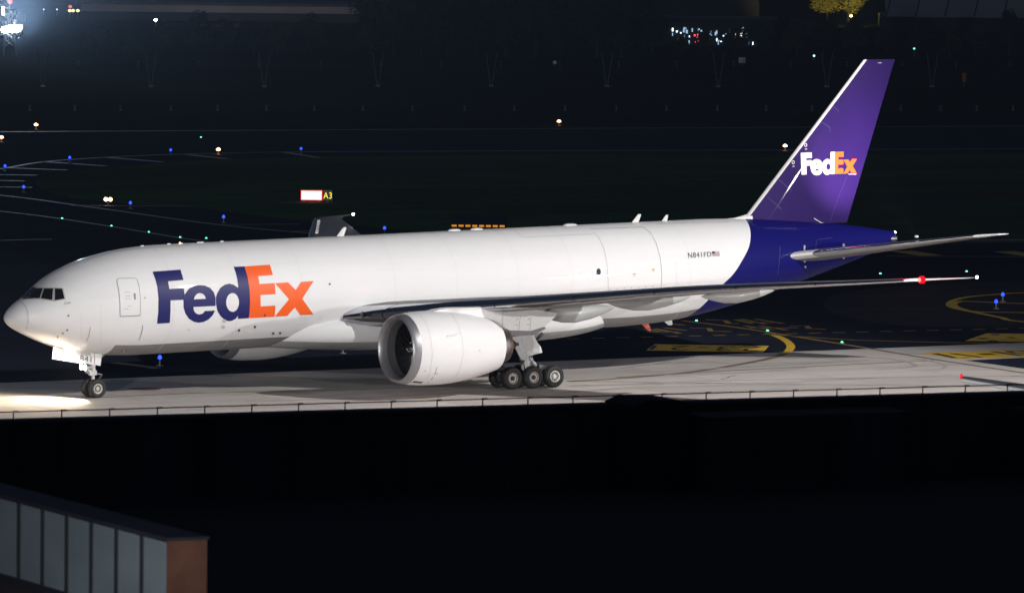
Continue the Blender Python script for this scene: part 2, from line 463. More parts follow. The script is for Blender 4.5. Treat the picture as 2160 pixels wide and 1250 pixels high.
def text_on(name, body, quad, m, parent, shear=0., spacing=1.0):
    bm = text_mesh(body, shear=shear, spacing=spacing); quadmap(bm, quad)
    me = bpy.data.meshes.new(name); bm.to_mesh(me); bm.free()
    return obj(name, me, m, parent)
def gz(a, b, z): return gp(a, b, z)
# the panel text is read from the far side, so it stands on its head here
tq = [gz(1612, 730.5, .004), gz(1378, 727.6, .004), gz(1368, 736.8, .004), gz(1600, 740.6, .004)]
text_on('painted_text', '23-21', tq, 'marktext', taxiway, spacing=1.15)
for q, w in (([(1971, 745), (2016, 754.5), (2046, 753.5)], .5), ([(2006, 745), (2070, 753)], .5), ([(2066, 747), (2097, 746.4)], 1.0), ([(2092, 741), (2156, 750)], .5),
             ([(2190, 748), (2140, 744), (2124, 740.6), (2150, 739.6), (2200, 745)], .5)):
    line('painted_text', G(*q), w, .004, 'marktext', apron)
for q, w in (([(2064, 713.3), (2083, 714)], 1.0), ([(2091, 705.4), (2108, 705.7)], .8), ([(2084, 718), (2103, 718)], .9), ([(2127, 712), (2140, 711.7)], 1.0), ([(2107, 715.2), (2160, 717.5), (2230, 718)], .3)):
    line('painted_text', G(*q), w, .004, 'marktext', taxiway)
zz = 2.512
def zp(*pts): return G(*[(1300+a/zz, 640+b/zz) for a, b in pts])
for pts in ([(475, 85), (575, 89), (600, 105), (650, 105)], [(630, 85), (720, 105)], [(660, 82), (790, 108)], [(735, 82), (885, 105)], [(690, 98), (830, 101)],
            [(155, 135), (260, 152)], [(200, 132), (340, 158)], [(255, 128), (372, 142)], [(160, 150), (330, 149)], [(300, 108), (360, 114)], [(390, 130), (490, 130), (502, 146), (612, 148)],
            [(680, 118), (830, 140)], [(760, 118), (905, 140)], [(700, 129), (960, 128)], [(920, 120), (1008, 118), (1022, 132), (1110, 136)]):
    line('painted_letter', zp(*pts), .42, Z1, 'yellowdim', taxiway)
# exit taxiway: edge line and transverse stripes on the shoulder
line('edge_line', G((-40, 363), (20, 353), (95, 341), (230, 331.5), (400, 324.5), (640, 320)), .5, Z1, 'whiteline', taxiway, True)
for q in ([(18, 354), (142, 358.5)], [(95, 341), (222, 350)], [(228, 332), (342, 341.5)], [(395, 326), (480, 335)], [(600, 321), (672, 332.5)], [(-20, 368), (78, 369.5)], [(-20, 380), (52, 381.5)], [(-20, 394), (68, 395)]):
    line('shoulder_stripe', G(*q), .9, Z1, 'whiteline' if q[0][0] < 250 else 'yellowdim', taxiway)
line('taxi_line', G((-20, 409), (80, 421), (150, 431), (260, 446), (400, 466), (520, 480), (660, 492)), .5, Z1, 'whiteline', taxiway, True)
line('taxi_line', G((-20, 443), (60, 452), (131, 461.5), (235, 477.5), (314, 490.5), (380, 501.5), (440, 510)), .4, Z1, 'whiteline', taxiway, True)
line('edge_line', G((150, 433), (300, 434), (400, 434)), .4, Z1, 'whiteline', taxiway)
line('taxi_line', G((470, 473.5), (630, 472.5)), .5, Z1, 'yellowdim', taxiway)
line('taxi_line', G((600, 488), (668, 486.5)), .5, Z1, 'yellowdim', taxiway)
line('taxi_line', G((0, 507), (62, 505), (110, 504.5)), .4, Z1, 'whiteline', taxiway)
for q in ([(440, 768), (560, 762), (720, 756), (800, 752)], [(560, 770), (660, 762), (790, 747)]):
    line('taxi_line', G(*q), .35, Z1, 'asphalt2', taxiway)
# cracks, seals and rubber on the concrete
rnd = random.Random(3)
def crack(px, py, n, step, ang, w, m='tar'):
    p = gp(px, py); pts = [p]; a = ang
    for _ in range(n):
        a += rnd.uniform(-.5, .5)*.6
        p = p+Vector((math.cos(a), math.sin(a), 0))*step*rnd.uniform(.6, 1.3); pts.append(p)
    line('crack_seal', pts, w, .003, m, apron)
for px, py, n, s, a, w in ((80, 803, 4, 1.2, -.9, .12), (118, 806, 4, 1.3, -.7, .10), (20, 832, 3, 1, -.5, .1), (8, 852, 3, 1, -1.2, .08), (1440, 752, 6, 1.6, -.8, .14), (1310, 776, 5, 1.2, .1, .12),
                           (1395, 762, 6, 2.2, -.9, .10), (1520, 800, 4, .8, .5, .1), (1352, 809, 4, 1.6, -.3, .2), (1580, 741, 5, 1.2, -.6, .08), (1690, 802, 5, 1.0, .2, .08), (1205, 812, 4, 1.5, -.4, .1),
                           (1910, 745, 4, 1.2, -.8, .09), (2130, 793, 3, .6, -.5, .14), (950, 833, 4, 1.4, .1, .08), (470, 815, 5, 1.6, -.1, .06), (620, 838, 4, 1.5, .1, .06), (1250, 822, 5, 1.5, .1, .08)):
    crack(px, py, n, s, a, w)
for pts, w in (([(1330, 786), (1500, 777), (1760, 764)], .5), ([(1200, 815), (1500, 803), (1900, 795), (2150, 792)], .5), ([(1180, 828), (1400, 815), (1700, 812)], .6), ([(430, 828), (700, 817), (860, 812)], .5),
               ([(1500, 750), (1620, 752), (1760, 751), (1880, 757), (1930, 772), (1850, 780)], .35), ([(1400, 790), (1560, 786), (1700, 775)], .4), ([(520, 846), (760, 839), (1000, 826)], .5),
               ([(1930, 756), (1985, 766), (1990, 776), (1950, 781)], .3), ([(1240, 770), (1330, 770), (1480, 764)], .4)):
    line('tyre_smear', G(*pts), w, .0025, 'rubber', apron, True)
cv = gp(305, 819.5)
sheet('drain_cover', [(cv.x+1.0*math.cos(t), cv.y+.9*math.sin(t)) for t in (2*math.pi*i/16 for i in range(16))], .006, 'iron', apron)

# ------------------------------------------------------------------ cargo aircraft
jet = thing('cargo_aircraft', 'white twin-engine cargo jet with purple tail and purple and orange lettering on the concrete', 'aircraft')

def interp(tab, x):
    n = len(tab)
    if x <= tab[0][0]: return tab[0][1]
    if x >= tab[-1][0]: return tab[-1][1]
    i = 0
    while tab[i+1][0] < x: i += 1
    def sl(k): return (tab[k+1][1]-tab[k][1])/(tab[k+1][0]-tab[k][0])
    def m(k):
        if k == 0: return sl(0)
        if k == n-1: return sl(n-2)
        a, b = sl(k-1), sl(k)
        return 0. if a*b <= 0 else 2*a*b/(a+b)
    x0, y0 = tab[i]; x1, y1 = tab[i+1]; h = x1-x0; t = (x-x0)/h
    return y0*(1+2*t)*(1-t)**2+h*m(i)*t*(1-t)**2+y1*t*t*(3-2*t)+h*m(i+1)*t*t*(t-1)
def zc(x): return 5.774+.0149*(x-31.77)
TOP=[(.15,-.66),(.2,-.48),(.34,-.28),(.62,-.02),(1.1,.30),(1.7,.62),(2.2,1.02),(3.1,1.66),(4.2,2.14),(5.5,2.54),(7.2,2.88),(9,3.06),(10.5,3.1),(48,3.1),(52,2.98),(56,2.66),(59.2,2.33),(62.8,1.78)]
BOT=[(.15,-.66),(.2,-.82),(.34,-1.0),(.62,-1.22),(1.1,-1.48),(2,-1.90),(3.2,-2.36),(4.6,-2.72),(6.2,-2.98),(8,-3.1),(41.5,-3.1),(44.5,-3.0),(47.2,-2.72),(50,-2.24),(53,-1.58),(56,-.83),(59,-.05),(62.8,.98)]
WID=[(.15,.02),(.2,.26),(.34,.50),(.62,.82),(1.1,1.20),(2,1.74),(3.2,2.25),(4.6,2.66),(6.2,2.92),(8,3.06),(9.5,3.1),(42,3.1),(46,3.0),(49,2.75),(52,2.36),(55,1.84),(58,1.22),(61,.55),(62.8,.16)]
MID=[(.15,-.66),(1,-.55),(3,-.3),(6,-.05),(8,0),(44,0),(50,.35),(56,.95),(62.8,1.38)]
_N = 3200
_T = [tuple(interp(t, 62.8*i/_N) for t in (TOP, BOT, MID, WID)) for i in range(_N+1)]
def sec(x):
    q = max(0., min(1., x/62.8))*_N; i = min(_N-1, int(q)); t = q-i
    return tuple(a+(b-a)*t for a, b in zip(_T[i], _T[i+1]))
def fpt(x, th, off=0.):
    zt, zb, zm, w = sec(x); c, s = math.cos(th), math.sin(th)
    h = (zt-zm) if c >= 0 else (zm-zb)
    return Vector((x, -(w+off)*s, zc(x)+zm+(h+off)*c))
def fin_(X):
    if X.x < .15 or X.x > 62.8: return False
    zt, zb, zm, w = sec(X.x); z = X.z-zc(X.x)-zm; h = (zt-zm) if z >= 0 else (zm-zb)
    return w > 1e-4 and h > 1e-4 and (X.y/w)**2+(z/h)**2 <= 1
def caster(inside, ystart, yend, step=.07):
    def hit(px, py):
        d = ray(px, py); d.normalize()
        t = (ystart-CAM[1])/d.y; te = (yend-CAM[1])/d.y
        while t < te:
            if inside(Cv+d*t): break
            t += step
        else: return None
        lo, hi = t-step, t
        for _ in range(14):
            m = (lo+hi)/2
            if inside(Cv+d*m): hi = m
            else: lo = m
        return Cv+d*hi
    return hit
hit_f = caster(fin_, -3.25, 1.6)
def fnormal(P):
    zt, zb, zm, w = sec(P.x); z = P.z-zc(P.x)-zm; h = (zt-zm) if z >= 0 else (zm-zb)
    th = math.atan2(-P.y/w, z/h); e = .02
    a = fpt(P.x+e, th)-fpt(P.x-e, th); b = fpt(P.x, th+.02)-fpt(P.x, th-.02)
    n = a.cross(b)
    if n.dot(Vector((0, P.y, z))) < 0: n = -n
    return n.normalized()
def bm_from_px(outlines, cut):
    bm = bmesh.new()
    for poly in outlines:
        vs = [bm.verts.new((a, b, 0)) for a, b in poly]
        for i in range(len(vs)): bm.edges.new((vs[i], vs[(i+1) % len(vs)]))
    bmesh.ops.triangle_fill(bm, edges=bm.edges[:], use_beauty=True)
    return bm
def slice_bm(bm, cut):
    for ax in (0, 1):
        lo = min(v.co[ax] for v in bm.verts); hi = max(v.co[ax] for v in bm.verts)
        n = int((hi-lo)/cut)
        for i in range(1, n+1):
            co = [0, 0, 0]; co[ax] = lo+(hi-lo)*i/(n+1); no = [0, 0, 0]; no[ax] = 1
            bmesh.ops.bisect_plane(bm, geom=bm.verts[:]+bm.edges[:]+bm.faces[:], plane_co=co, plane_no=no)
    return bm
def wrap(name, bm, m, parent, hit=None, normal=None, off=.012, cut=7, smooth=True):
    hit = hit or hit_f; normal = normal or fnormal
    slice_bm(bm, cut)
    bad = []
    for v in bm.verts:
        P = hit(v.co.x, v.co.y)
        if P is None: bad.append(v); continue
        v.co = P+normal(P)*off
    if bad: bmesh.ops.delete(bm, geom=bad, context='VERTS')
    for f in bm.faces:
        f.normal_update()
        if f.normal.dot(fwd) > 0: f.normal_flip()
    me = bpy.data.meshes.new(name); bm.to_mesh(me); bm.free()
    if smooth: me.shade_smooth()
    return obj(name, me, m, parent)
def decal(name, outlines, m, parent, **k):
    if not isinstance(outlines[0][0], (tuple, list)): outlines = [outlines]
    return wrap(name, bm_from_px(outlines, 0), m, parent, **k)
def pxline(name, pts, w, m, parent, **k):
    out = []                                       # finer points so that the strip hugs the skin
    for p, q in zip(pts, pts[1:]):
        n = max(1, int(math.hypot(q[0]-p[0], q[1]-p[1])/9))
        out += [(p[0]+(q[0]-p[0])*i/n, p[1]+(q[1]-p[1])*i/n) for i in range(n)]
    out.append(pts[-1])
    L, Rr = ribbon(out, w)
    if pts[0] == pts[-1]: L[-1], Rr[-1] = L[0], Rr[0]
    bm = bmesh.new()
    a = [bm.verts.new((x, y, 0)) for x, y in L]; b = [bm.verts.new((x, y, 0)) for x, y in Rr]
    for i in range(len(a)-1): bm.faces.new((a[i], a[i+1], b[i+1], b[i]))
    k['cut'] = 1e6
    return wrap(name, bm, m, parent, **k)
def disc(name, px, py, r, m, parent, ry=None, **k):
    ry = ry or r
    return decal(name, [(px+r*math.cos(t), py+ry*math.sin(t)) for t in (2*math.pi*i/12 for i in range(12))], m, parent, cut=50, **k)
def ptext(name, body, q, m, parent, shear=0., spacing=1., **k):
    bm = text_mesh(body, shear=shear, spacing=spacing); quadmap(bm, [(a, b, 0) for a, b in q])
    return wrap(name, bm, m, parent, **k)

# fuselage: radome, white body with grey belly, purple tail
NA = 72
XB = [(0, 51.3), (16.4, 51.0), (43.7, 50.51), (64.8, 49.97), (81.6, 49.23), (97.4, 48.48), (109.5, 47.66), (125, 47.05), (145, 46.6), (180, 46.2)]
def xb(j):
    d = abs((360*j/NA+180) % 360-180); return interp(XB, d)
def ring(xs): return [fpt(xs(j) if callable(xs) else xs, 2*math.pi*j/NA) for j in range(NA)]
mb = MB(); mb.loft([ring(x) for x in (.15, .17, .2, .26, .34, .46, .62, .82, 1.03)], True, False)
obj('radome', mb, 'white', jet)
xs = [1.03, 1.25, 1.5, 1.75, 2.0, 2.25, 2.6, 3.0, 3.5, 4.0, 4.6, 5.2, 5.8, 6.2, 7, 8, 9, 10, 12]+list(range(14, 45, 2))
rings = [ring(x) for x in xs]
for t in (.3, .6, .85, 1.0): rings.append(ring(lambda j, t=t: 44+(xb(j)-44)*t))
allx = xs+[45.5, 46, 46.2, 46.2]
mb = MB(); mb.loft(rings, False, False, mif=lambda i, j: 1 if (28 <= j < 44 and i < len(allx) and allx[i] >= 6.2) else 0)
obj('fuselage', mb, ('white', 'belly'), jet)
mb = MB()
mb.loft([ring(lambda j, t=t: xb(j)+(62.8-xb(j))*t) for t in (0, .06, .12, .2, .28, .36, .45, .55, .65, .75, .84, .92, .97, 1)], False, True)
tail = obj('tail_section', mb, 'purple', jet)
pxline('radome_seam', [(33, 636), (40, 636.3), (48, 638.6), (54, 646), (58.3, 657), (59.6, 668), (58.8, 679), (55.5, 693), (48.5, 704)], 1.1, 'seam', jet, cut=5, off=.025)

# letters
def zo(pts, s, ox, oy): return [(ox+a/s, oy+b/s) for a, b in pts]
def ell(cx, cy, rx, ry, n=24): return [(cx+rx*math.cos(2*math.pi*i/n), cy+ry*math.sin(2*math.pi*i/n)) for i in range(n)]
F1 = [(118,178),(435,154),(470,272),(294,287),(308,374),(472,365),(482,440),(470,497),(322,503),(322,620),(313,760),(168,768),(182,640),(185,480),(172,350),(148,255)]
e1 = [(833,468),(815,410),(770,360),(710,335),(645,330),(580,342),(530,372),(485,435),(469,500),(470,580),(490,650),(530,710),(585,745),(640,757),(700,748),(755,720),(800,675),(830,618),(712,623),(690,652),(645,663),(610,650),(588,620),(582,578),(834,567)]
e1h = [(587,492),(600,455),(625,428),(655,420),(690,428),(715,455),(725,485)]
d1 = [(1042,122),(1165,118),(1200,240),(1222,380),(1228,520),(1222,640),(1212,705),(1088,713),(1092,675),(1060,715),(1020,735),(985,740),(940,725),(890,680),(855,620),(839,540),(839,470),(855,420),(890,360),(940,325),(990,313),(1040,325),(1080,355),(1095,357),(1085,280),(1068,200)]
E1 = [(1165,118),(1453,98),(1488,215),(1320,228),(1335,317),(1508,306),(1515,370),(1518,433),(1346,443),(1348,572),(1517,562),(1512,640),(1505,690),(1212,705),(1222,640),(1228,520),(1222,380),(1200,240)]
x1 = [(1512,308),(1660,298),(1748,385),(1808,293),(1953,282),(1822,485),(1950,662),(1800,670),(1738,583),(1650,680),(1508,688),(1672,490)]
for polys, m in (([F1], 'navy'), ([e1, e1h], 'navy'), ([d1, ell(1029, 526, 74, 107)], 'navy'), ([E1], 'orange'), ([x1], 'orange')):
    decal('letter', [zo(p, 5.4, 300, 540) for p in polys], m, jet)
ptext('registration_text', 'N841FD', [(1451.5, 544.5), (1500.5, 541), (1499.5, 531), (1450.5, 532.8)], 'black', jet, spacing=1.1, off=.02)
decal('flag', [(1501, 530.4), (1516.8, 529.4), (1518.4, 540), (1503.2, 540.8)], 'flagred', jet, off=.016)
decal('flag_canton', [(1501, 530.4), (1507.2, 530), (1508, 535), (1501.8, 535.3)], 'flagblue', jet, off=.024)
ptext('name_script', 'Colin', [(135.5, 641.8), (149.5, 640), (150, 636), (136, 636.5)], 'seamdark', jet, shear=.35, off=.012)

# cockpit windows
panes = [[(63.2, 608.2), (90.2, 607.8), (83.6, 628.6), (49, 630)], [(93.3, 608.3), (112, 608.3), (110.2, 632.6), (86.6, 628.6)], [(116.2, 608.3), (131.2, 609), (136, 629.6), (115.6, 633.2)]]
frame_px = [(58.5, 606), (70, 605.6), (92, 605.8), (114, 606.2), (133.2, 607), (138.6, 631.2), (114, 635.8), (100, 633), (84.6, 631), (66, 630.6), (46, 632)]
def mirror_part(o, name):
    me = o.data.copy(); me.transform(Matrix.Scale(-1, 4, (0, 1, 0))); me.flip_normals()
    return obj(name, me, tuple(), o.parent)
fr = decal('cockpit_frame', frame_px, 'frame', jet, off=.006, cut=6)
mirror_part(fr, 'cockpit_frame')
for p in panes:
    w = decal('cockpit_window', p, 'glass', jet, off=.014, cut=6); mirror_part(w, 'cockpit_window')
decal('cockpit_window', [(22.5, 641.5), (28, 640.5), (25.5, 645.8), (22.5, 646.5)], 'glass', jet, off=.01)

# crew door, cargo door, seams
decal('crew_door', [(254, 665.5), (253.5, 640), (251, 612), (247.2, 592.5), (249, 588.8), (254.2, 588), (282.8, 587.6), (288, 589), (292, 602), (295, 625), (295.4, 648), (294.8, 663.8)], 'white', jet, off=.016)
pxline('door_seal', [(253.5, 666.5), (253, 640), (250.5, 612), (246.5, 592), (248.5, 588), (254, 587.3), (283, 586.8), (288.5, 588.5), (292.5, 602), (295.5, 625), (296, 648), (295.3, 664.2), (275, 665.8), (253.5, 666.5)], 1.2, 'seam', jet, off=.024)
pxline('door_sill', [(253.2, 667), (275, 666.2), (295.6, 665)], 1.8, 'belly', jet, off=.016)
decal('door_handle', [(281, 618.5), (285.5, 618), (286.5, 631), (283, 631.6)], 'belly', jet, off=.03)
for q in ([(264, 624.5), (275, 624)], [(264, 630), (269, 630)], [(271, 629.6), (276, 629.4)], [(270, 645.5), (276, 645)], [(262, 617), (274, 616)], [(263, 651), (271, 650.5)]):
    pxline('door_placard', q, .9, 'seam', jet, off=.03)
for q in ([(190.6, 689), (189, 700), (185.5, 712), (182.4, 719)], [(301.2, 685.5), (300, 695), (296.8, 707), (293.2, 716.5)]):
    pxline('maroon_mark', q, .9, 'maroon', jet, off=.012)
pxline('cargo_door', [(1283, 614), (1282.5, 590), (1280, 555), (1274, 525), (1263, 501), (1251.5, 489.5)], .7, 'seam', jet, off=.01)
pxline('cargo_door', [(1357.5, 480), (1372, 491), (1385, 515), (1393, 545), (1396, 575), (1394.5, 607.5)], .7, 'seam', jet, off=.01)
pxline('door_hinge', [(1246, 483), (1290, 482), (1325, 480.4), (1358, 479.5)], 1.2, 'hatch', jet, off=.03)
pxline('cargo_door', [(1283, 614), (1340, 611), (1394.5, 607.5)], .6, 'seam', jet, off=.01)
for i in range(7): disc('door_latch', 1287+15*i, 610-1.0*i, .75, 'seamdark', jet, off=.014)
for a, b in ((1338, 578.5), (1378, 569)):
    decal('placard', [(a-3, b-1.6), (a+3, b-2), (a+3, b+.2), (a-3, b+.6)], 'gold', jet, off=.014)
    pxline('placard', [(a-1, b+2.5), (a+1, b+2.4)], 3.0, 'hatch', jet, off=.014)
decal('upper_window', ell(1262.6, 573, 4.6, 7.2, 20), 'seamdark', jet, off=.010)
decal('window_pane', ell(1262.8, 573, 3.8, 6.4, 20), 'portglass', jet, off=.018)
pxline('panel_seam', [(1086, 486), (1100, 500.5), (1250, 493.5)], .5, 'seam', jet, off=.01)
pxline('panel_seam', [(470, 511.2), (700, 500.5), (945, 489), (1085, 483.5)], .9, 'hatch', jet, off=.01)
pxline('panel_seam', [(183, 548), (240, 531), (300, 523.5), (400, 516.5)], .8, 'hatch', jet, off=.01)
pxline('panel_seam', [(1384, 472.5), (1450, 470), (1540, 468)], .8, 'hatch', jet, off=.01)
pxline('panel_seam', [(1426, 605), (1427, 580), (1425, 550)], .4, 'hatch', jet, off=.01)
pxline('panel_seam', [(171, 717), (171.5, 690), (171, 660)], .4, 'hatch', jet, off=.01)
pxline('panel_seam', [(212, 727), (213, 690), (212, 640)], .35, 'hatch', jet, off=.01)
for x in (9.3, 13.6, 17.9, 24.2, 28.5, 32.8, 36.6, 45.2):
    mbj = MB()
    w_ = .016
    mbj.loft([[fpt(x-w_, 2*math.pi*j/NA, .005) for j in range(NA)], [fpt(x+w_, 2*math.pi*j/NA, .005) for j in range(NA)]], False, False)
    obj('skin_joint', mbj, 'joint', jet)
for zl in (1.9, -.4, -1.6):
    for x0_, x1_ in ((9.3, 13.6), (13.6, 17.9), (17.9, 24.2), (24.2, 28.5), (28.5, 32.8), (32.8, 36.6)):
        th_ = math.acos(zl/3.1); pa = [fpt(x0_+(x1_-x0_)*k_/4, th_, .006) for k_ in range(5)]; pb = [fpt(x0_+(x1_-x0_)*k_/4, th_+.006, .006) for k_ in range(5)]
        mbj = MB().add(pa+pb, [(k_, k_+1, 6+k_, 5+k_) for k_ in range(4)]); obj('skin_joint', mbj, 'joint', jet)
# ports and sensors
for a, b, r in ((144.2, 665.6, 2.8), (141.5, 695.6, 2.8), (132.4, 702.4, 2.6), (121.8, 710, 2.6)):
    disc('sensor_ring', a, b, r, 'hatch', jet, off=.01); disc('sensor_port', a+.2, b+.1, r*.5, 'black', jet, off=.016)
for a, b, r in ((695.2, 599, 2.2), (504, 696, 2.6), (537.5, 688.8, 2.6), (576, 702.4, 2.6), (590.6, 701.8, 2.6), (558.4, 664.6, 2.2), (305.5, 627.5, 1.2), (398, 695, 1)):
    disc('drain_port', a, b, r, 'seamdark', jet, off=.02)
for a, b in ((473, 676.5), (470.5, 689)): disc('round_cover', a, b, 4, 'hatch', jet, off=.022)
for a, b in ((641, 673), (673, 672)):
    pxline('hatch_outline', [(a-5, b-2), (a+5, b-3), (a+5, b+2.4), (a-5, b+3), (a-5, b-2)], .5, 'hatch', jet, off=.01)
for k in range(3): pxline('belly_vent', [(256+4*k, 742.2-.4*k), (259+4*k, 738.2-.4*k)], 1.6, 'seamdark' if k % 2 == 0 else 'whiteplain', jet, off=.012)
for q in ([(1290, 689), (1440, 680)], ): pass

# blade antennas and crown bumps (on the centre line)
def on_top(px, py):
    P = hit_f(px, py)
    return P
def blade(x, y0, h, c, sweep, m, down=False, thick=.06):
    zt, zb, zm, w = sec(x)
    z = zc(x)+(zb+.06 if down else zt-.04); s = -1 if down else 1
    mb = MB()
    rg = []
    for t, k in ((0, 1.), (.5, .75), (.92, .5), (1, .3)):
        cc = c*k; xx = x+sweep*t
        rg.append([(xx-cc/2, y0, z+s*h*t), (xx-cc*.2, y0-thick*k, z+s*h*t), (xx+cc/2, y0, z+s*h*t), (xx-cc*.2, y0+thick*k, z+s*h*t)])
    mb.loft(rg); return obj('blade_antenna', mb, m, jet)
def xpx(px, y=0., z=9.0):          # station on the crown for a photo column
    return bp(px, 480, 1, y).x
blade(xpx(717), 0, .55, .5, .35, 'whiteplain'); blade(xpx(1339), 0, .52, .5, .35, 'whiteplain'); blade(xpx(1401), 0, .40, .4, .2, 'whiteplain')
blade(xpx(1333)+1.0, 0, .5, .55, .4, 'stripe', True); blade(xpx(1381)+1.0, 0, .35, .7, .25, 'whiteplain', True)
for px, L, w in ((1202, 1.0, .22), (958, .9, .16), (1005, .9, .16)):
    mb = MB(); x = xpx(px); z = zc(x)+3.08
    mb.loft([[(x+L/2*t, w*k*math.cos(a), z+.14*k*math.sin(a)) for a in (2*math.pi*i/10 for i in range(10))] for t, k in ((-1, .1), (-.8, .7), (-.3, 1), (.4, 1), (.85, .7), (1, .1))])
    obj('crown_pod', mb, 'whiteplain', jet)
for px in (300, 356, 382, 426, 419, 468):
    x = xpx(px); MBx = MB().box((x, 0, zc(x)+sec(x)[0]+.02), (.2, .08, .05)); obj('crown_antenna', MBx, 'whiteplain', jet)
for px, s in ((380, 'e_amber'),):
    x = xpx(px); obj('beacon', MB().lathe([(0, .06), (.06, .05), (.1, .01)], (x, 0, zc(x)+sec(x)[0]+.0), 'z', 10, True, True), s, jet)

# wing-body fairing
FW = [(16.2, .5), (17.5, 1.9), (19.5, 2.9), (22, 3.35), (25, 3.5), (33, 3.5), (36, 3.3), (38.2, 2.7), (39.9, 1.8), (41.2, .6)]
FB = [(16.2, -3.0), (18, -3.16), (21, -3.4), (24, -3.55), (34, -3.6), (37, -3.5), (39.2, -3.3), (41.2, -3.0)]
rings = []
for i in range(30):
    x = 16.2+(41.2-16.2)*i/29; w = interp(FW, x); b = interp(FB, x); t = -1.2; cz = -2.1; rg = []
    for k in range(40):
        a = 2*math.pi*k/40; c, s = math.cos(a), math.sin(a)
        yy = w*math.copysign(abs(s)**.75, s); h = (t-cz) if c >= 0 else (cz-b)
        rg.append((x, yy, zc(x)+cz+h*math.copysign(abs(c)**.8, c)))
    rings.append(rg)
fair = obj('belly_fairing', MB().loft(rings, mif=lambda i, j: 1 if 13 <= j < 27 else 0), ('white', 'fairing'), jet)
obj('air_scoop', MB().prism([bp(a, b, 1, -2.6) for a, b in ((700, 718), (748, 720), (742, 729), (715, 724))], (0, .08, 0)), 'hatch', jet)

# ------------------------------------------------------------------ wings
RAKE = [(30.8, 39.87), (31.2, 40.45), (31.7, 41.55), (32.1, 42.7), (32.4, 43.6)]
WX = lambda y: 21.0+(y-3.3)*.686 if y < 30.8 else lin(RAKE, y)
WTE = [(0, 33.8), (3.3, 33.8), (10.2, 33.9), (30.8, 42.0), (31.7, 42.75), (32.4, 44.0)]
WZ = [(0, 3.86), (3.3, 4.30), (9.6, 5.16), (14, 5.74), (20.5, 6.58), (30.8, 7.58), (32.4, 7.74)]
WI = [(0, 2.0), (3.3, 1.6), (8, .8), (20, .7), (32.4, .2)]     # incidence, degrees
WT = [(0, .125), (3.3, .12), (10, .105), (20, .095), (30.4, .09), (32.4, .08)]
XF = [1, .86, .72, .58, .44, .32, .22, .14, .09, .05, .025, .009, .002]
def yt(x, t): return t/.2*(.2969*math.sqrt(x)-.126*x-.3516*x*x+.2843*x**3-.1036*x**4)
def lin(tab, x):
    for (a, p), (b, q) in zip(tab, tab[1:]):
        if x <= b: return p+(q-p)*max(0, (x-a)/(b-a))
    return tab[-1][1]
def wsec(y, sgn):
    c = lin(WTE, y)-WX(y); x0 = WX(y); z0 = interp(WZ, y); inc = math.tan(R(lin(WI, y))); t = lin(WT, y)
    cam_ = .018
    def P(xf, up_):
        th = yt(xf, t)*c; cb = c*cam_*4*xf*(1-xf)*(.4+.9*xf)
        return Vector((x0+xf*c, sgn*y, z0-xf*c*inc+cb+(th*1.05 if up_ else -th*.95)))
    U = [P(x, True) for x in XF]; L = [P(x, False) for x in XF[::-1]]
    return U, L          # TE->LE upper, LE->TE lower
NS_U, NS_L = 8, 3        # slat: upper from xf .09, lower from xf .025-.05
def wing(sgn):
    ys = [2.6, 3.3, 4.6, 6, 8, 9.6, 10.2, 12, 14, 16, 18.6, 20.5, 22.7, 24.5, 26.6, 28.5, 30.0, 30.8, 31.2, 31.7, 32.1, 32.3]
    rings = []
    for y in ys:
        U, L = wsec(y, sgn)
        rings.append(U[:NS_U+1]+L[4:])
    nU = NS_U+1
    w = obj('wing', MB().loft(rings, mif=lambda i, j: 1 if j < nU-1 else 0), ('under', 'wingtop'), jet)
    segs = [(2.9, 4.9), (4.95, 9.2), (9.2, 10.6), (10.65, 14.6), (14.65, 18.6), (18.65, 22.6), (22.65, 26.5), (26.55, 30.75)]
    for a, b in segs:
        rg = []
        for k in range(5):
            U, L = wsec(a+(b-a)*k/4, sgn); rg.append(U[NS_U:]+L[:5])
        obj('slat', MB().loft(rg), 'polish', w)
    rg = []
    for y in (30.8, 31.2, 31.7, 32.1, 32.3):
        U, L = wsec(y, sgn); rg.append(U[NS_U:]+L[:5])
    obj('raked_tip', MB().loft(rg), 'whiteplain', w)
    for y, x0, x1, zb, r in ((8.0, 30.8, 36.2, 3.86, .52), (14.5, 31.2, 37.0, 4.98, .44), (20, 33.8, 38.9, 5.70, .38)):
        L0 = x1-x0; rg = []
        for t, k in ((0, .06), (.06, .35), (.16, .66), (.32, .95), (.5, 1), (.7, .85), (.86, .55), (.96, .25), (1, .05)):
            x = x0+L0*t; zz_ = zb+r*1.0+(.55*(t-.45) if t > .45 else .25*(.45-t))
            rg.append([(x, sgn*y+.55*r*k*math.cos(a), zz_+(r*.9 if math.sin(a) > 0 else r)*k*math.sin(a)) for a in (2*math.pi*i/16 for i in range(16))])
        obj('flap_fairing', MB().loft(rg), 'fairing', w)
    if sgn > 0:      # vortex generators along the far wing's upper surface
        for k in range(9):
            y = 24.5+.62*k; U, L = wsec(y, sgn); p = U[8]
            obj('vortex_generator', MB().box((p.x+.25, p.y, p.z+.05), (.22, .05, .10)), 'whiteplain', w)
    return w
wl = wing(-1); wr = wing(1)
# static discharge wicks on the port trailing edge
for k in range(9):
    y = 20+1.2*k; U, L = wsec(y, -1); p = U[0]
    obj('static_wick', MB().tube(p, p+Vector((.35, 0, .16)), .02, .012, 5), 'whiteplain', wl)
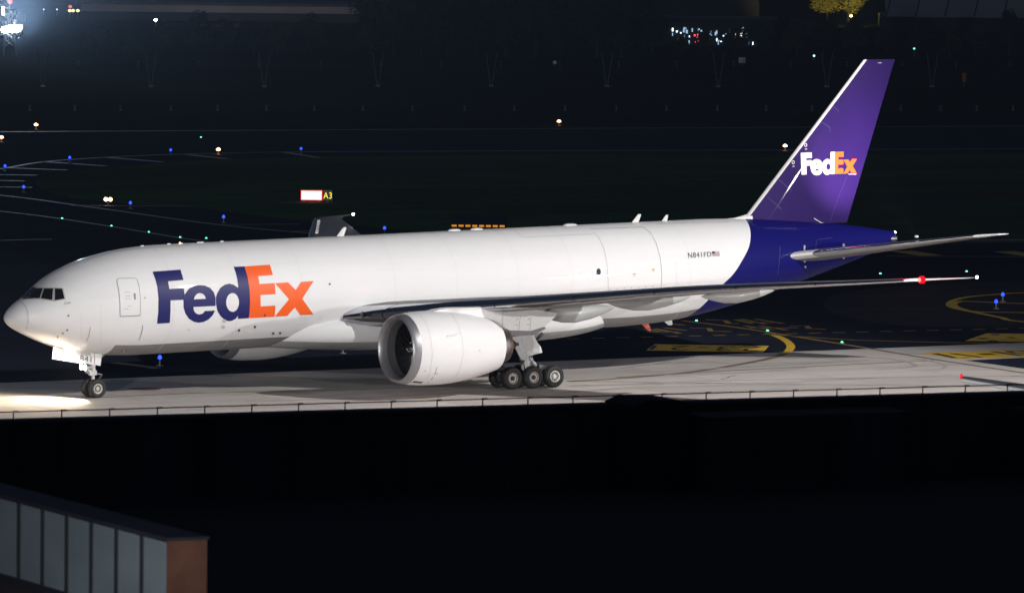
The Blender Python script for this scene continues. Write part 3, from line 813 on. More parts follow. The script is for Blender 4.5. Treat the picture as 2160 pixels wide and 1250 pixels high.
# landing light in the root, navigation and strobe lights
pl = wsec(3.9, -1)[0][-1]
obj('landing_light', MB().lathe([(-.10, .05), (-.06, .16), (.0, .2)], (pl.x-.01, pl.y-.02, pl.z-.02), 'x', 14, True, False), 'glass', wl)
for sg, w_, mm in ((-1, wl, 'e_redcore'), (1, wr, 'glass')):
    p = wsec(31.3, sg)[0][-1]
    obj('navigation_light', MB().lathe([(-.2, .01), (-.16, .10), (-.02, .13), (.08, .10)], (p.x, p.y, p.z), 'x', 12, True, True), mm, w_)
p = wsec(31.3, -1)[0][-1]
obj('navigation_light_glow', MB().lathe([(-.26, .08), (-.2, .2), (.0, .2), (.1, .08)], (p.x+.16, p.y, p.z), 'x', 12, True, True), 'e_red', wl)  # added glowing shell, stands in for the lamp's red halo
pointlight('navigation_lamp', (p.x-.5, p.y-.1, p.z+.15), 900, (1, .04, .05), .15, jet)
for sg, w_ in ((-1, wl), (1, wr)):
    p = wsec(32.3, sg)[0][0]
    obj('tail_light', MB().lathe([(0, .07), (.06, .08), (.12, .02)], (p.x-.03, p.y, p.z+.03), 'x', 10, True, True), 'e_white', w_)

# ------------------------------------------------------------------ engines
def engine(sgn):
    o = (20.0, sgn*9.6, 2.93)
    cowl = [(.52, 2.00), (.9, 2.05), (1.6, 2.10), (2.6, 2.11), (3.5, 2.06), (4.4, 1.95), (5.3, 1.78), (6.0, 1.62), (6.62, 1.45), (6.6, 1.41), (6.0, 1.45)]
    fine = [(.52+6.1*i/40, interp(cowl[:9], .52+6.1*i/40)) for i in range(41)]+cowl[9:]
    n = obj('engine_nacelle', MB().lathe(fine, o, 'x', 96), 'white', jet)
    obj('inlet_lip', MB().lathe([(.50, 1.62), (.28, 1.66), (.1, 1.73), (.02, 1.79), (0, 1.82), (.02, 1.86), (.1, 1.91), (.28, 1.96), (.52, 2.0)], o, 'x', 72), 'lip', n)
    obj('inlet_duct', MB().lathe([(.50, 1.62), (.75, 1.612), (1.02, 1.615)], o, 'x', 64), 'duct', n)
    obj('fan_case', MB().lathe([(1.02, 1.615), (1.4, 1.64), (1.9, 1.66)], o, 'x', 64), 'black', n)
    obj('fan_hub', MB().lathe([(.82, .01), (.92, .14), (1.25, .38), (1.52, .5), (1.6, 1.64)], o, 'x', 40), 'blade', n)
    bl = MB()
    rg = []
    for t in (0, .25, .5, .75, 1):
        r = .46+1.18*t; tw = R(25+40*t); ch = .30+.12*math.sin(math.pi*t*.8)
        s_ = .16*math.sin(math.pi*t)
        for_ = [(-.5, 0), (0, .025), (.5, 0), (0, -.025)]
        rg.append([(ch*(a*math.cos(tw)-b*math.sin(tw)), ch*(a*math.sin(tw)+b*math.cos(tw))+s_, r) for a, b in for_])
    bm_ = bl.loft(rg).mesh('fan_blade'); bm_.materials.append(M['blade'])
    for k in range(22):
        b = bpy.data.objects.new('fan_blade', bm_); COL.objects.link(b); b.parent = n
        b.location = (o[0]+1.36, o[1], o[2]); b.rotation_euler = (2*math.pi*k/22, 0, 0)
    sw = MB()
    for k in range(14):
        a = -k*.42; r = .05+.026*k; x = .84+.028*k
        sw.box((o[0]+x-.02, o[1]+r*math.cos(a), o[2]+r*math.sin(a)), (.02, .05, .05))
    obj('spinner_spiral', sw, 'letterwhite', n)
    obj('core_cowl', MB().lathe([(5.9, 1.30), (6.5, 1.24), (7.15, 1.07)], o, 'x', 56), 'nozzle', n)
    obj('exhaust_ring', MB().lathe([(7.15, 1.065), (7.42, .98), (7.40, .93), (7.0, .95)], o, 'x', 56), 'hot', n)
    obj('exhaust_cone', MB().lathe([(6.9, .86), (7.3, .70), (7.9, .36), (8.28, .10), (8.42, .08)], o, 'x', 36, False, True), 'cone', n)
    if sgn < 0:
        ch = MB().prism([(22.2, -11.55, 3.70), (22.9, -11.55, 3.78), (23.2, -11.50, 3.9), (22.2, -11.5, 3.78)], (0, -.06, 0))
        def nin(X):
            t = X.x-20.0; r = math.hypot(X.y+9.6, X.z-2.93)
            return .5 < t < 6.6 and r <= interp([(a, b) for a, b in cowl[:9]], t)
        hn = caster(nin, -11.75, -9.0, .05)
        nn = lambda P: Vector((0, P.y+9.6, P.z-2.93)).normalized()
        for pts, w, m in (([(880, 658.5), (898, 680), (908, 710), (912, 745), (908, 780), (901, 800)], .6, 'hatch'), ([(952, 661), (966, 685), (975, 715), (977, 745), (971, 775), (957, 802)], .6, 'hatch'),
                          ([(921.5, 774), (918, 786), (911, 798), (902.5, 807)], .9, 'maroon'), ):
            pxline('cowl_seam', pts, w, m, n, hit=hn, normal=nn, off=.012)
        decal('cowl_vent', [(867, 802.2), (893, 805), (888, 807.8), (866, 806)], 'seamdark', n, hit=hn, normal=nn, off=.012)
        for a, b, r in ((896.5, 781.5, 1.6), (1011.5, 739, 1.6), (982, 740, 1), (922, 787, 1.5)): disc('cowl_port', a, b, r, 'hatch', n, hit=hn, normal=nn, off=.014)
        obj('cowl_strake', ch, 'whiteplain', n)
    # pylon, outline traced on its outboard face
    out = [(905, 660), (925, 653.5), (950, 650), (1045, 646), (1110, 650), (1176, 660), (1173, 666), (1160, 678), (1150, 688), (1120, 697.5), (1060, 696), (1036, 690), (1020, 684), (985, 668)]
    poly = [bp(a, b, 1, -9.95) for a, b in out]
    if sgn > 0: poly = [Vector((p.x, 9.95-0, p.z)) for p in poly]
    py = MB()
    A = [Vector((p.x, p.y, p.z)) for p in poly]
    B = [Vector((p.x, p.y-sgn*.75, p.z)) for p in poly]
    k = len(A); py.add(A+B, [tuple(range(k)), tuple(range(2*k-1, k-1, -1))]+[(i, k+i, k+(i+1) % k, (i+1) % k) for i in range(k)])
    pyl = obj('engine_pylon', py, 'whiteplain', jet)
    low = [(1060, 696.5), (1120, 698), (1148, 689), (1152, 692), (1128, 706), (1090, 709), (1068, 706)]
    A = [bp(a, b, 1, -9.85) for a, b in low]
    if sgn > 0: A = [Vector((p.x, 9.85, p.z)) for p in A]
    obj('pylon_heat_shield', MB().prism(A, (0, -sgn*.5, 0)), 'geardark', pyl)
    if sgn < 0:
        for q in ([(1062, 653), (1059, 695)], [(1098, 666), (1094, 697)], [(1121, 668), (1117, 697)]):
            a, b = (bp(u, v, 1, -9.962) for u, v in q); obj('panel_seam', MB().tube(a, b, .012, .012, 4), 'hatch', pyl)
        for u, v in ((1091, 673), (1115, 672.5), (1090, 685), (1114.5, 684)):
            a = bp(u, v, 1, -9.965); obj('latch', MB().box(a, (.12, .02, .03)), 'seamdark', pyl)
    return n
engine(-1); engine(1)

# ------------------------------------------------------------------ landing gear
def wheel(name, x, y, r, w, sgn, rimmat):
    """wheel with its outer face towards sgn*Y"""
    h = w/2
    t = obj(name, MB().lathe([(-h*.8, r*.52), (-h, r*.66), (-h, r*.82), (-h*.82, r*.94), (-h*.5, r), (h*.5, r), (h*.82, r*.94), (h, r*.82), (h, r*.66), (h*.8, r*.52)], (x, y, r-.012), 'y', 40), 'tyre', jet)
    s = sgn
    o = (x, y, r-.012)
    P = lambda L: [(s*a, b) for a, b in L]
    obj('rim', MB().lathe(P([(h*.8, r*.53), (h*.93, r*.50), (h*.86, r*.44), (h*.45, r*.38), (h*.40, r*.01)]), o, 'y', 32), rimmat, t)
    hub = MB().lathe(P([(h*.42, r*.20), (h*.75, r*.18), (h*.9, r*.10), (h*.92, .01)]), o, 'y', 20)
    obj('hub', hub, 'gear' if rimmat != 'rimdirty' else 'hubdark', t)
    bolt = MB()
    for k in range(10):
        a = 2*math.pi*k/10
        bolt.box((x+r*.31*math.sin(a), y+s*h*.47, r-.012+r*.31*math.cos(a)), (.055*r/.6, .07, .09*r/.6))
    tag(obj('wheel_bolts', bolt, 'hubdark' if rimmat == 'rim' else 'gear', t), kind='stuff')
    for sd in (-1,):
        obj('inner_disc', MB().lathe([(-s*h*.78, r*.52), (-s*h*.5, r*.45), (-s*h*.4, .01)], o, 'y', 24), 'geardark', t)
    return t
for sg in (-1, 1):
    for i, x in enumerate((30.30, 31.77, 33.24)):
        wheel('main_wheel', x, sg*6.12, .655, .50, sg, ('rimdirty', 'rimdirty', 'rim')[i] if sg < 0 else 'rim')
        wheel('main_wheel', x, sg*4.86, .655, .50, -sg, 'rimdirty')
    yy = sg*5.49
    bog = obj('bogie_beam', MB().tube((30.2, yy, .66), (33.35, yy, .66), .17, .17, 14), 'geardark', jet)
    for x in (30.30, 31.77, 33.24): obj('axle', MB().tube((x, yy-.7, .655), (x, yy+.7, .655), .09, .09, 10), 'geardark', bog)
    for x in (31.0, 32.5, 33.4):
        obj('brake_rod', MB().tube((x-.6, yy-sg*.25, .95), (x+.35, yy-sg*.25, 1.02), .05, .05, 8).tube((x+.35, yy-sg*.25, 1.02), (x+.5, yy-sg*.2, .7), .05, .05, 8), 'geardark', bog)
    obj('rear_cover', MB().loft([[(33.0+a, yy+b, 1.0+c) for b, c in ((-.3, -.25), (.3, -.25), (.3, .2-.3*a), (-.3, .2-.3*a))] for a in (-.5, 0, .45, .6)]), 'geardark', bog)
    st = obj('main_gear_strut', MB().tube((31.60, yy, 3.4), (31.70, yy, 1.55), .25, .23, 18).tube((31.70, yy, 1.58), (31.74, yy, 1.05), .29, .27, 18).tube((31.74, yy, 1.05), (31.77, yy, .62), .17, .17, 14), 'gear', jet)
    obj('torque_link', MB().tube((31.95, yy-.05, 1.75), (32.5, yy, 1.25), .07, .06, 8).tube((32.5, yy, 1.25), (32.0, yy, .85), .06, .07, 8), 'gear', st)
    obj('drag_brace', MB().tube((31.65, yy, 2.0), (33.6, yy*.8, 3.0), .10, .10, 10).tube((31.65, yy, 2.0), (31.5, yy*.62, 3.0), .10, .10, 10), 'geardark', st)
    obj('hydraulic_line', MB().pipe([(31.4, yy+sg*.25, 2.2), (31.35, yy+sg*.3, 1.6), (31.5, yy+sg*.25, 1.0)], .025, 6).pipe([(31.95, yy+sg*.2, 2.1), (32.1, yy+sg*.25, 1.5), (32.2, yy+sg*.22, 1.0)], .025, 6), 'chrome', st)
    obj('actuator', MB().tube((32.0, yy+sg*.18, 1.55), (32.25, yy+sg*.2, 1.15), .09, .07, 10).tube((31.35, yy+sg*.15, 1.72), (31.1, yy+sg*.2, 1.66), .05, .08, 8), 'chrome', st)
    dp = [bp(a, b, 1, -6.05) for a, b in ((1076, 711), (1125.6, 704.8), (1132.8, 720.8), (1140.8, 731), (1144, 743), (1125, 748), (1112.8, 752), (1106, 759.5), (1099, 757.6), (1087, 733.6))]
    if sg > 0: dp = [Vector((p.x, -p.y, p.z)) for p in dp]
    dr = obj('main_gear_door', MB().prism(dp, (0, -sg*.07, 0)), 'gear', jet)
    if sg < 0:
        for a, b in ((1116, 743), (1130, 739)):
            q = bp(a, b, 1, -6.062); obj('door_patch', MB().box((q.x, q.y, q.z), (.34, .02, .2)), 'whiteplain', dr)
# nose gear
for sg in (-1, 1): wheel('nose_wheel', 5.89, sg*.36, .545, .40, sg, 'rim')
ng = obj('nose_gear_strut', MB().tube((5.75, 0, 2.7), (5.84, 0, 1.42), .17, .16, 16).tube((5.84, 0, 1.45), (5.89, 0, .54), .095, .095, 14).tube((5.89, -.4, .535), (5.89, .4, .535), .07, .07, 12), 'gear', jet)
obj('steering_collar', MB().tube((5.83, 0, 1.52), (5.85, 0, 1.28), .24, .24, 16).tube((5.55, -.26, 1.46), (5.55, .26, 1.46), .08, .08, 10).box((5.62, -.22, 1.36), (.3, .16, .14)), 'gear', ng)
obj('torque_link', MB().tube((6.0, 0, 1.35), (6.42, -.02, 1.28), .05, .05, 8).tube((6.42, -.02, 1.28), (6.05, 0, .78), .06, .05, 8), 'geardark', ng)
obj('drag_brace', MB().tube((5.82, .05, 1.9), (7.1, .05, 2.75), .07, .07, 8), 'gear', ng)
for sg in (-1, 1):
    lamp = obj('taxi_light', MB().lathe([(-.22, .17), (-.18, .19), (-.02, .14), (.08, .06)], (5.42, sg*.22, 1.74), 'x', 18, False, True), 'gear', ng)
    obj('lamp_lens', MB().lathe([(-.225, .005), (-.22, .168)], (5.42, sg*.22, 1.74), 'x', 18), 'e_white', ng)
obj('lamp_bracket', MB().box((5.6, 0, 1.74), (.3, .5, .12)).tube((5.3, -.25, 1.62), (5.7, -.1, 1.5), .05, .05, 8), 'gear', ng)
spot('nose_gear_lamp', (5.0, -.86, 1.74), (-6.0, .4, -1.6), 7000, 140, 1.0, (1, .80, .55), .16, jet)
spot('door_fill_spot', (4.95, -.95, 1.70), (-5.0, -.9, 1.6), 240, 165, 1.0, (1, .88, .72), .14, jet)  # added spot outboard of the taxi lights, brightens the gear door
for sg in (-1, 1):
    fd = [bp(a, b, 1, -.62) for a, b in ((135, 734.5), (162, 738), (160.5, 763.5), (132.3, 760))]
    ad = [bp(a, b, 1, -.62) for a, b in ((162.6, 738), (215, 746.3), (212, 771), (161.2, 763.6))]
    if sg > 0: fd = [Vector((p.x, .62, p.z)) for p in fd]; ad = [Vector((p.x, .62, p.z)) for p in ad]
    obj('nose_gear_door', MB().prism(fd, (0, -sg*.05, 0)), 'whiteplain', jet)
    obj('nose_gear_door', MB().prism(ad, (0, -sg*.05, 0)), 'whiteplain', jet)
flat = lambda y: (lambda px, py: bp(px, py, 1, y))
nY = lambda P: Vector((0, -1, 0))
ptext('fleet_number', '841', [(168.3, 761), (192.3, 763.3), (192.7, 752), (168.7, 748.8)], 'black', jet, hit=flat(-.62), normal=nY, off=.02, spacing=1.05)
ptext('door_text', 'ETOPS', [(171.3, 748.2), (190.6, 749.9), (191, 744.6), (171.8, 741.8)], 'black', jet, hit=flat(-.62), normal=nY, off=.012, spacing=1.1)
decal('door_mark', [(198.2, 742.5), (199.2, 742.6), (199.9, 758), (199, 769), (198.2, 769), (199, 757)], 'maroon', jet, hit=flat(-.62), normal=nY, off=.012)

# ------------------------------------------------------------------ tail
FL0, FL1, FT0, FT1 = (51.35, 8.6), (60.22, 18.62), (59.25, 8.2), (62.62, 18.62)
def fchord(z):
    t = (z-8.9)/(18.62-8.9)
    le = 51.12+(60.22-51.12)*t; te = 59.2+(62.62-59.2)*t
    return le, te
XF2 = [1, .88, .76, .66, .5, .36, .24, .15, .08, .04, .015, .003]
def fsec(z, k=1.):
    le, te = fchord(z); c = te-le; fb = min(.13, .20/c)
    return [(le+x*c, yt(x, .095*k)*c) for x in (1, .88, .76, .66, .5, .36, .24, .17, fb, fb*.5, fb*.15, .0008)]
def fin_inside(X):
    if not 8.0 < X.z < 18.62: return False
    le, te = fchord(X.z); c = te-le; x = (X.x-le)/c
    return 0 < x < 1 and abs(X.y) <= yt(x, .095)*c
hit_v = caster(fin_inside, -.45, .1, .02)
def vnormal(P): return Vector((0, -1, 0))
zs = [8.0, 9.4, 10.8, 12.2, 13.6, 15, 16.4, 17.6, 18.45, 18.62]
def fin_ring(z, i0, i1, k=1.):
    pt = fsec(z, k)[i0:i1+1]
    return [(x, -h, z) for x, h in pt]+[(x, h, z) for x, h in pt[::-1]]
vfin = obj('vertical_fin', MB().loft([fin_ring(z, 3, 8, 1 if z < 18.6 else .8) for z in zs]), 'purplefin', jet)
rud = obj('rudder', MB().loft([fin_ring(z, 0, 3, .985 if z < 18.6 else .8) for z in [8.66]+zs[1:]]), 'purplefin', jet)
obj('leading_edge_strip', MB().loft([fin_ring(z, 8, 11, 1 if z < 18.6 else .8) for z in zs]), 'letterwhite', jet)
# dorsal fillet ahead of the fin
rg = []
for t in range(8):
    u = t/7; x = 50.1+1.7*u; zt = zc(x)+sec(x)[0]
    top_ = zt+.01+.34*u**1.6; wd = .06+.22*u
    rg.append([(x, -wd, zt-.25), (x, -wd*.7, zt+(top_-zt)*.5), (x, 0, top_), (x, wd*.7, zt+(top_-zt)*.5), (x, wd, zt-.25)])
obj('dorsal_fillet', MB().loft(rg), 'white', jet)
tF = [(355,405),(645,395),(652,535),(498,545),(500,605),(635,595),(648,650),(612,740),(508,745),(512,975),(378,982)]
te = [(929,690),(905,640),(860,595),(790,570),(720,580),(665,620),(630,680),(613,760),(620,840),(650,920),(700,975),(770,995),(840,985),(895,945),(925,880),(915,838),(850,838),(820,865),(780,875),(745,855),(728,825),(920,818)]
teh = [(735,720),(750,695),(780,680),(810,692),(825,720)]
td = [(1145,382),(1255,378),(1245,960),(1130,965),(1128,935),(1090,980),(1040,990),(990,965),(950,910),(931,840),(931,690),(960,620),(1010,580),(1065,565),(1120,580),(1140,605)]
tE = [(1255,378),(1485,375),(1490,510),(1350,520),(1345,585),(1480,585),(1482,710),(1345,720),(1340,815),(1475,808),(1478,950),(1245,960)]
tx = [(1485,590),(1600,578),(1655,650),(1720,565),(1835,570),(1725,750),(1830,935),(1700,940),(1645,860),(1590,945),(1480,955),(1585,770)]
for polys, m in (([tF], 'letterwhite'), ([te, teh], 'letterwhite'), ([td, ell(1083, 770, 55, 88)], 'letterwhite'), ([tE], 'orange'), ([tx], 'orange')):
    decal('tail_letter', [zo(p, 12.5, 1660, 290) for p in polys], m, vfin, hit=hit_v, normal=vnormal, off=.025, cut=14)
def fz(*pts): return [(1500+a/2.976, 80+b/2.976) for a, b in pts]
for pts, w, m in ((fz((645, 1132), (690, 1160), (735, 1168)), 1.4, 'letterwhite'), (fz((745, 1168), (815, 1174)), 1.4, 'letterwhite'), (fz((765, 430), (803, 462)), .6, 'seampurple'), (fz((690, 525), (745, 565), (745, 590)), .6, 'seampurple'),
                  (fz((410, 878), (505, 962)), .6, 'seampurple'), (fz((355, 1000), (440, 1075)), .5, 'seampurple'), (fz((745, 1150), (790, 1020), (850, 870)), .5, 'seampurple'), (fz((860, 856), (912, 855)), 1.2, 'letterwhite'), (fz((913, 855), (938, 854)), .9, 'black'),
                  (fz((1046, 134), (1045, 157), (1068, 158)), 1.0, 'letterwhite')):
    pxline('fin_marking', pts, w, m, vfin, hit=hit_v, normal=vnormal, off=.022)
for a, b in ((1699, 306), (1672.7, 342.3)):
    decal('fin_symbol', [ell(a, b, 3.2, 3.8, 14), ell(a, b, 2.0, 2.6, 14)], 'letterwhite', vfin, hit=hit_v, normal=vnormal, off=.022)
    pxline('fin_symbol', [(a-1.6, b+8.6), (a+3, b+8.4)], 1.4, 'letterwhite', vfin, hit=hit_v, normal=vnormal, off=.022)
# horizontal stabilisers
def stab(sgn):
    ys = [.9, 1.9, 2.6, 4, 6, 8, 9.6, 10.4, 10.76]
    def ss(y):
        le = 53.0+(y-1.9)*.97 if y < 10.2 else 61.05+(y-10.2)*2.2
        te_ = 60.3+(y-1.9)*.335
        z0 = 6.88+(y-2.1)*.182; c = te_-le
        U = [Vector((le+x*c, sgn*y, z0+x*c*.016+yt(x, .095)*c)) for x in XF2]; L = [Vector((le+x*c, sgn*y, z0+x*c*.016-yt(x, .095)*c)) for x in XF2[::-1]]
        return U, L
    rg = []
    for y in ys[:-1]:
        U, L = ss(y); rg.append(U[:9]+L[3:])
    s = obj('horizontal_stabiliser', MB().loft(rg, mif=lambda i, j: 0), 'under', jet)
    for a, b, m in ((1.9, 3.1, 'letterwhite'), (3.12, 10.1, 'polish')):
        q = []
        for k in range(5):
            U, L = ss(a+(b-a)*k/4); q.append(U[8:]+L[:4])
        obj('leading_edge', MB().loft(q), m, s)
    q = []
    for y in (10.1, 10.35, 10.55, 10.7, 10.76):
        U, L = ss(y); q.append([p+Vector((.1*0, sgn*.004, 0)) for p in U+L])
    obj('stabiliser_tip', MB().loft(q), 'letterwhite', s)
    return s
stl = stab(-1); stab(1)
for (a, b), (c, d) in (((1697, 517), (1696.5, 531)), ((1697, 549), (1699, 565)), ((1779, 514), (1780, 520)), ((1779, 540), (1780, 545))):
    pxline('trim_scale', [(a, b), (c, d)], 3.6 if a < 1750 else 5, 'seam', tail, off=.012)
for pts in ([(1646, 544), (1653, 540), (1668, 533)], [(1720, 528), (1722, 508), (1726, 505), (1755, 501)], [(1640, 580), (1643, 555), (1646, 520)], [(1612, 481), (1680, 484)]):
    pxline('tail_seam', pts, .7, 'seampurple', tail, off=.010)
obj('tail_light', MB().lathe([(0, .06), (.08, .07), (.14, .02)], (62.78, 0, zc(62.8)+1.72), 'x', 10, True, True), 'e_white', tail)
obj('exhaust_outlet', MB().lathe([(-.4, .22), (.06, .20), (.05, .16), (-.2, .15)], (62.75, -.06, zc(62.8)+1.35), 'x', 16), 'nozzle', tail)
# logo lights on the stabiliser's upper surface shine on the fin
for sg in (-1, 1):
    q = Vector((58.9, sg*7.25, 8.22))
    obj('logo_light', MB().box((q.x, q.y, q.z), (.22, .14, .12)), 'gear', stl if sg < 0 else jet)
spot('logo_lamp', (58.9, -7.2, 8.35), (58.9, 0, 12.9), 11500, 58, 1.0, (1, .74, .78), .08, jet)

# ------------------------------------------------------------------ apron floodlight masts (out of frame, on the terminal side)
def mast(x, y, h, power, heads, label):
    t = thing('floodlight_mast', label, 'light mast', (x, y, 0), 'floodlight masts along the apron')
    obj('pole', MB().lathe([(0, .55), (.3, .5), (h*.5, .36), (h, .2)], (0, 0, 0), 'z', 16, True, True), 'steel', t)
    obj('base', MB().box((0, 0, .2), (1.8, 1.8, .4)), 'kerb', t)
    aim = Vector((31-x, 0-y, 4-h)); d = Vector((aim.x, aim.y, 0)).normalized(); side = Vector((-d.y, d.x, 0))
    obj('head_frame', MB().tube(Vector((0, 0, h-.2))-side*3.2, Vector((0, 0, h-.2))+side*3.2, .12, .12, 8).tube((0, 0, h-1.2), (0, 0, h+.3), .2, .2, 10), 'steel', t)
    for k in range(heads):
        p = Vector((0, 0, h-.1))+side*((k-(heads-1)/2)*6/(heads-1))+d*.35
        a = math.atan2(d.y, d.x)
        hd = obj('floodlight_head', MB().box((p.x, p.y, p.z), (.45, .8, .6), a), 'steel', t)
        q = p+d*.232
        obj('lens', MB().add([q+side*s*.36+Vector((0, 0, c*.27)) for s, c in ((-1, -1), (1, -1), (1, 1), (-1, 1))], [(0, 1, 2, 3)]), 'e_flood', hd)
    spot('floodlight', (x+d.x*.9, y+d.y*.9, h-.1), (33, 2, 3), power, 52, .55, (1, .965, .93), .9)
    return t
mast(*MASTS[0], 'tall steel floodlight mast lighting the jet from behind its wing')
mast(*MASTS[1], 'steel floodlight mast nearest the dark roof')
mast(*MASTS[2], 'tallest steel floodlight mast beside the parked jet')

# ------------------------------------------------------------------ airfield lights and signs
def edge_light(lens, core, h=.38, r=.13):
    t = thing('taxiway_edge_light', '', '', (0, 0, 0))
    obj('base', MB().lathe([(0, .22), (.03, .22), (.05, .16)], (0, 0, 0), 'z', 12, True, True), 'post', t)
    obj('stem', MB().tube((0, 0, .04), (0, 0, h), .05, .05, 8), 'post', t)
    obj('lens', MB().lathe([(h, .06), (h+.03, r), (h+.16, r*.9), (h+.24, r*.4), (h+.26, .01)], (0, 0, 0), 'z', 12, True, True), lens, t)
    return t
BL = thing('x', '', ''); bpy.data.objects.remove(BL)
blue_px = [(360, 327), (147, 343), (10.5, 361), (50, 406), (275, 440), (471.5, 470), (635, 324), (811, 494), (337, 771), (723, 745), (2115, 636), (2101, 651)]
first = None
lab = 'small glowing blue light on a short stem beside the dark taxiway'
for i, (a, b) in enumerate(blue_px):
    p = gp(a, b)
    if first is None:
        first = edge_light('e_blue', None, .40, .125); first.location = p; o = first
    else: o = dup(first, p)
    tag(o, lab, 'edge light', 'blue taxiway edge lights')
    if a == 337: o['label'] = 'small glowing blue light on the asphalt just behind the nose wheels'
    if a == 723: o['label'] = 'small glowing blue light seen under the belly beside the engine inlet'
    if a == 811: o['label'] = 'small glowing blue light just over the fuselage beside the far wing tip'
    if a > 2050: o['label'] = 'small glowing blue light on a white stem inside the yellow oval'
first = None
for i, (a, b) in enumerate([(76, 273), (460.5, 326), (1179, 265.5), (1656, 318), (3, 300)]):
    p = gp(a, b)
    if first is None:
        first = edge_light('e_warm', None, .42, .22); first.name = 'runway_edge_light'; first.location = p; o = first
    else: o = dup(first, p)
    tag(o, 'warm white glowing light standing at the runway edge', 'edge light', 'warm runway edge lights')
first = None
for i, (a, b) in enumerate([(131, 461.5), (235, 477.5), (314, 490.5), (380, 501.5), (435, 503.5), (1469, 677.5), (1619, 698.5), (1776, 723), (1857, 578), (2039, 573.5), (424, 290.5)]):
    p = gp(a, b)
    if first is None:
        t = thing('centreline_light', '', '', p)
        obj('housing', MB().lathe([(0, .18), (.02, .17), (.035, .12)], (0, 0, 0), 'z', 12, True, True), 'steel', t)
        obj('lens', MB().lathe([(.02, .075), (.07, .075), (.10, .04), (.11, .01)], (0, 0, 0), 'z', 10, True, True), 'e_green', t)
        first = o = t
    else: o = dup(first, p)
    tag(o, 'small green light beside the yellow painted letters and curved line' if 1400 < a < 1800 else 'small green light beyond the white wing tip' if a > 1800 else 'small green light set flush in the taxiway centre line past the nose', 'centre line light', 'green taxiway centre line lights')
# runway guard light: two amber lamps on a stem
p = gp(228, 432)
t = thing('runway_guard_light', 'pair of round amber lamps on one post beside the taxiway', 'guard light', p)
obj('post', MB().tube((0, 0, 0), (0, 0, .35), .05, .05, 8), 'post', t)
cr = right
for s in (-1, 1):
    q = Vector((cr.x, cr.y, 0))*(.20*s)+Vector((0, 0, .48)); k = -Vector((fwd.x, fwd.y, 0)).normalized()
    obj('visor', MB().tube(q-k*.12, q+k*.04, .19, .19, 14), 'black', t)
    obj('lens', MB().tube(q+k*.03, q+k*.07, .17, .15, 14), 'e_warm', t)
# lit runway sign
def facing_frame(px, py):
    p = gp(px, py); ax = Vector((right.x, right.y, 0)).normalized(); k = -Vector((fwd.x, fwd.y, 0)).normalized()
    return p, ax, k
p, ax, k = facing_frame(657, 425.5)
sc = 549/FPX                   # metres per pixel there
sg = thing('runway_sign', 'lit red runway sign with a yellow A3 panel beside it on the grass', 'sign', p)
rz = math.atan2(ax.y, ax.x)
def panel_box(cx, w, z0, z1, d=.25): return MB().box(ax*cx+Vector((0, 0, (z0+z1)/2)), (w, d, z1-z0), rz)
W = 46*sc; Hh = 22*sc
obj('red_panel', panel_box(0, W, .12, .12+Hh), 'e_signedge', sg)
obj('red_face', MB().box(ax*0+k*.128+Vector((0, 0, .12+Hh/2)), (W*.93, .01, Hh*.84), rz), 'e_signred', sg)
f0 = k*.14+Vector((0, 0, .12))
def fq(u0, u1, v0, v1): return [f0+ax*u0+Vector((0, 0, v0)), f0+ax*u1+Vector((0, 0, v0)), f0+ax*u1+Vector((0, 0, v1)), f0+ax*u0+Vector((0, 0, v1))]
text_on('sign_text', '05-23', fq(-W*.40, W*.40, Hh*.22, Hh*.78), 'e_signtext', sg, spacing=1.05)
obj('black_panel', panel_box(W/2+.47, .86, .12, .12+Hh), 'black', sg)
text_on('sign_text', 'A3', fq(W/2+.10, W/2+.84, Hh*.20, Hh*.80), 'e_signyellow', sg, spacing=1.1)
for u in (-W*.35, W*.35, W/2+.5): obj('leg', MB().tube(ax*u, ax*u+Vector((0, 0, .14)), .06, .06, 8), 'steel', sg)
pointlight('sign_glow', p+k*.6+Vector((0, 0, .5)), 30, (1, .12, .1), .3, sg); bpy.data.objects['sign_glow'].location = k*.6+Vector((0, 0, .5))
# sign seen from behind
p, ax, k = facing_frame(1009, 480)
sc = 511/FPX; W = 117*sc; Hh = 21*sc; rz = math.atan2(ax.y, ax.x)
sb = thing('guidance_sign', 'dark blue back of a wide sign on legs with orange glow beneath', 'sign', p)
obj('panel', MB().box(Vector((0, 0, .26+Hh/2)), (W, .22, Hh), rz), 'signback', sb)
for i in range(8):
    u = -W/2+W*(i+.5)/8+.0
    obj('leg', MB().tube(ax*(u+W/16), ax*(u+W/16)+Vector((0, 0, .27)), .05, .05, 8), 'darkwall', sb)
    obj('light_strip', MB().box(ax*(u-.02)-k*.2+Vector((0, 0, .13)), (W/8-.16, .05, .15), rz), 'e_orange', sb)
l = pointlight('sign_lamp', (0, 0, 0), 14, (1, .45, .05), .3, sb); l.location = -k*1.2+Vector((0, 0, .5))

# marker posts beyond the runway
pst = None
for i, a in enumerate([63, 158, 254, 360, 459, 562, 663, 765, 870, 980, 1085, 1192, 1300, 1406, 1513, 1616, 1713, 1792, 1900, 1984, 2060, 2137]):
    p = gp(a, 233)
    if pst is None:
        pst = o = thing('marker_post', '', '', p)
        obj('post', MB().box((0, 0, .28), (.13, .13, .56)).box((0, 0, .6), (.16, .16, .10)), 'post', o)
        obj('foot', MB().box((0, 0, .03), (.3, .3, .06)), 'kerb', o)
    else: o = dup(pst, p, rnd.uniform(0, 1))
    tag(o, 'short pale marker post in the row on the grass beyond the runway', 'post', 'marker posts beyond the runway')
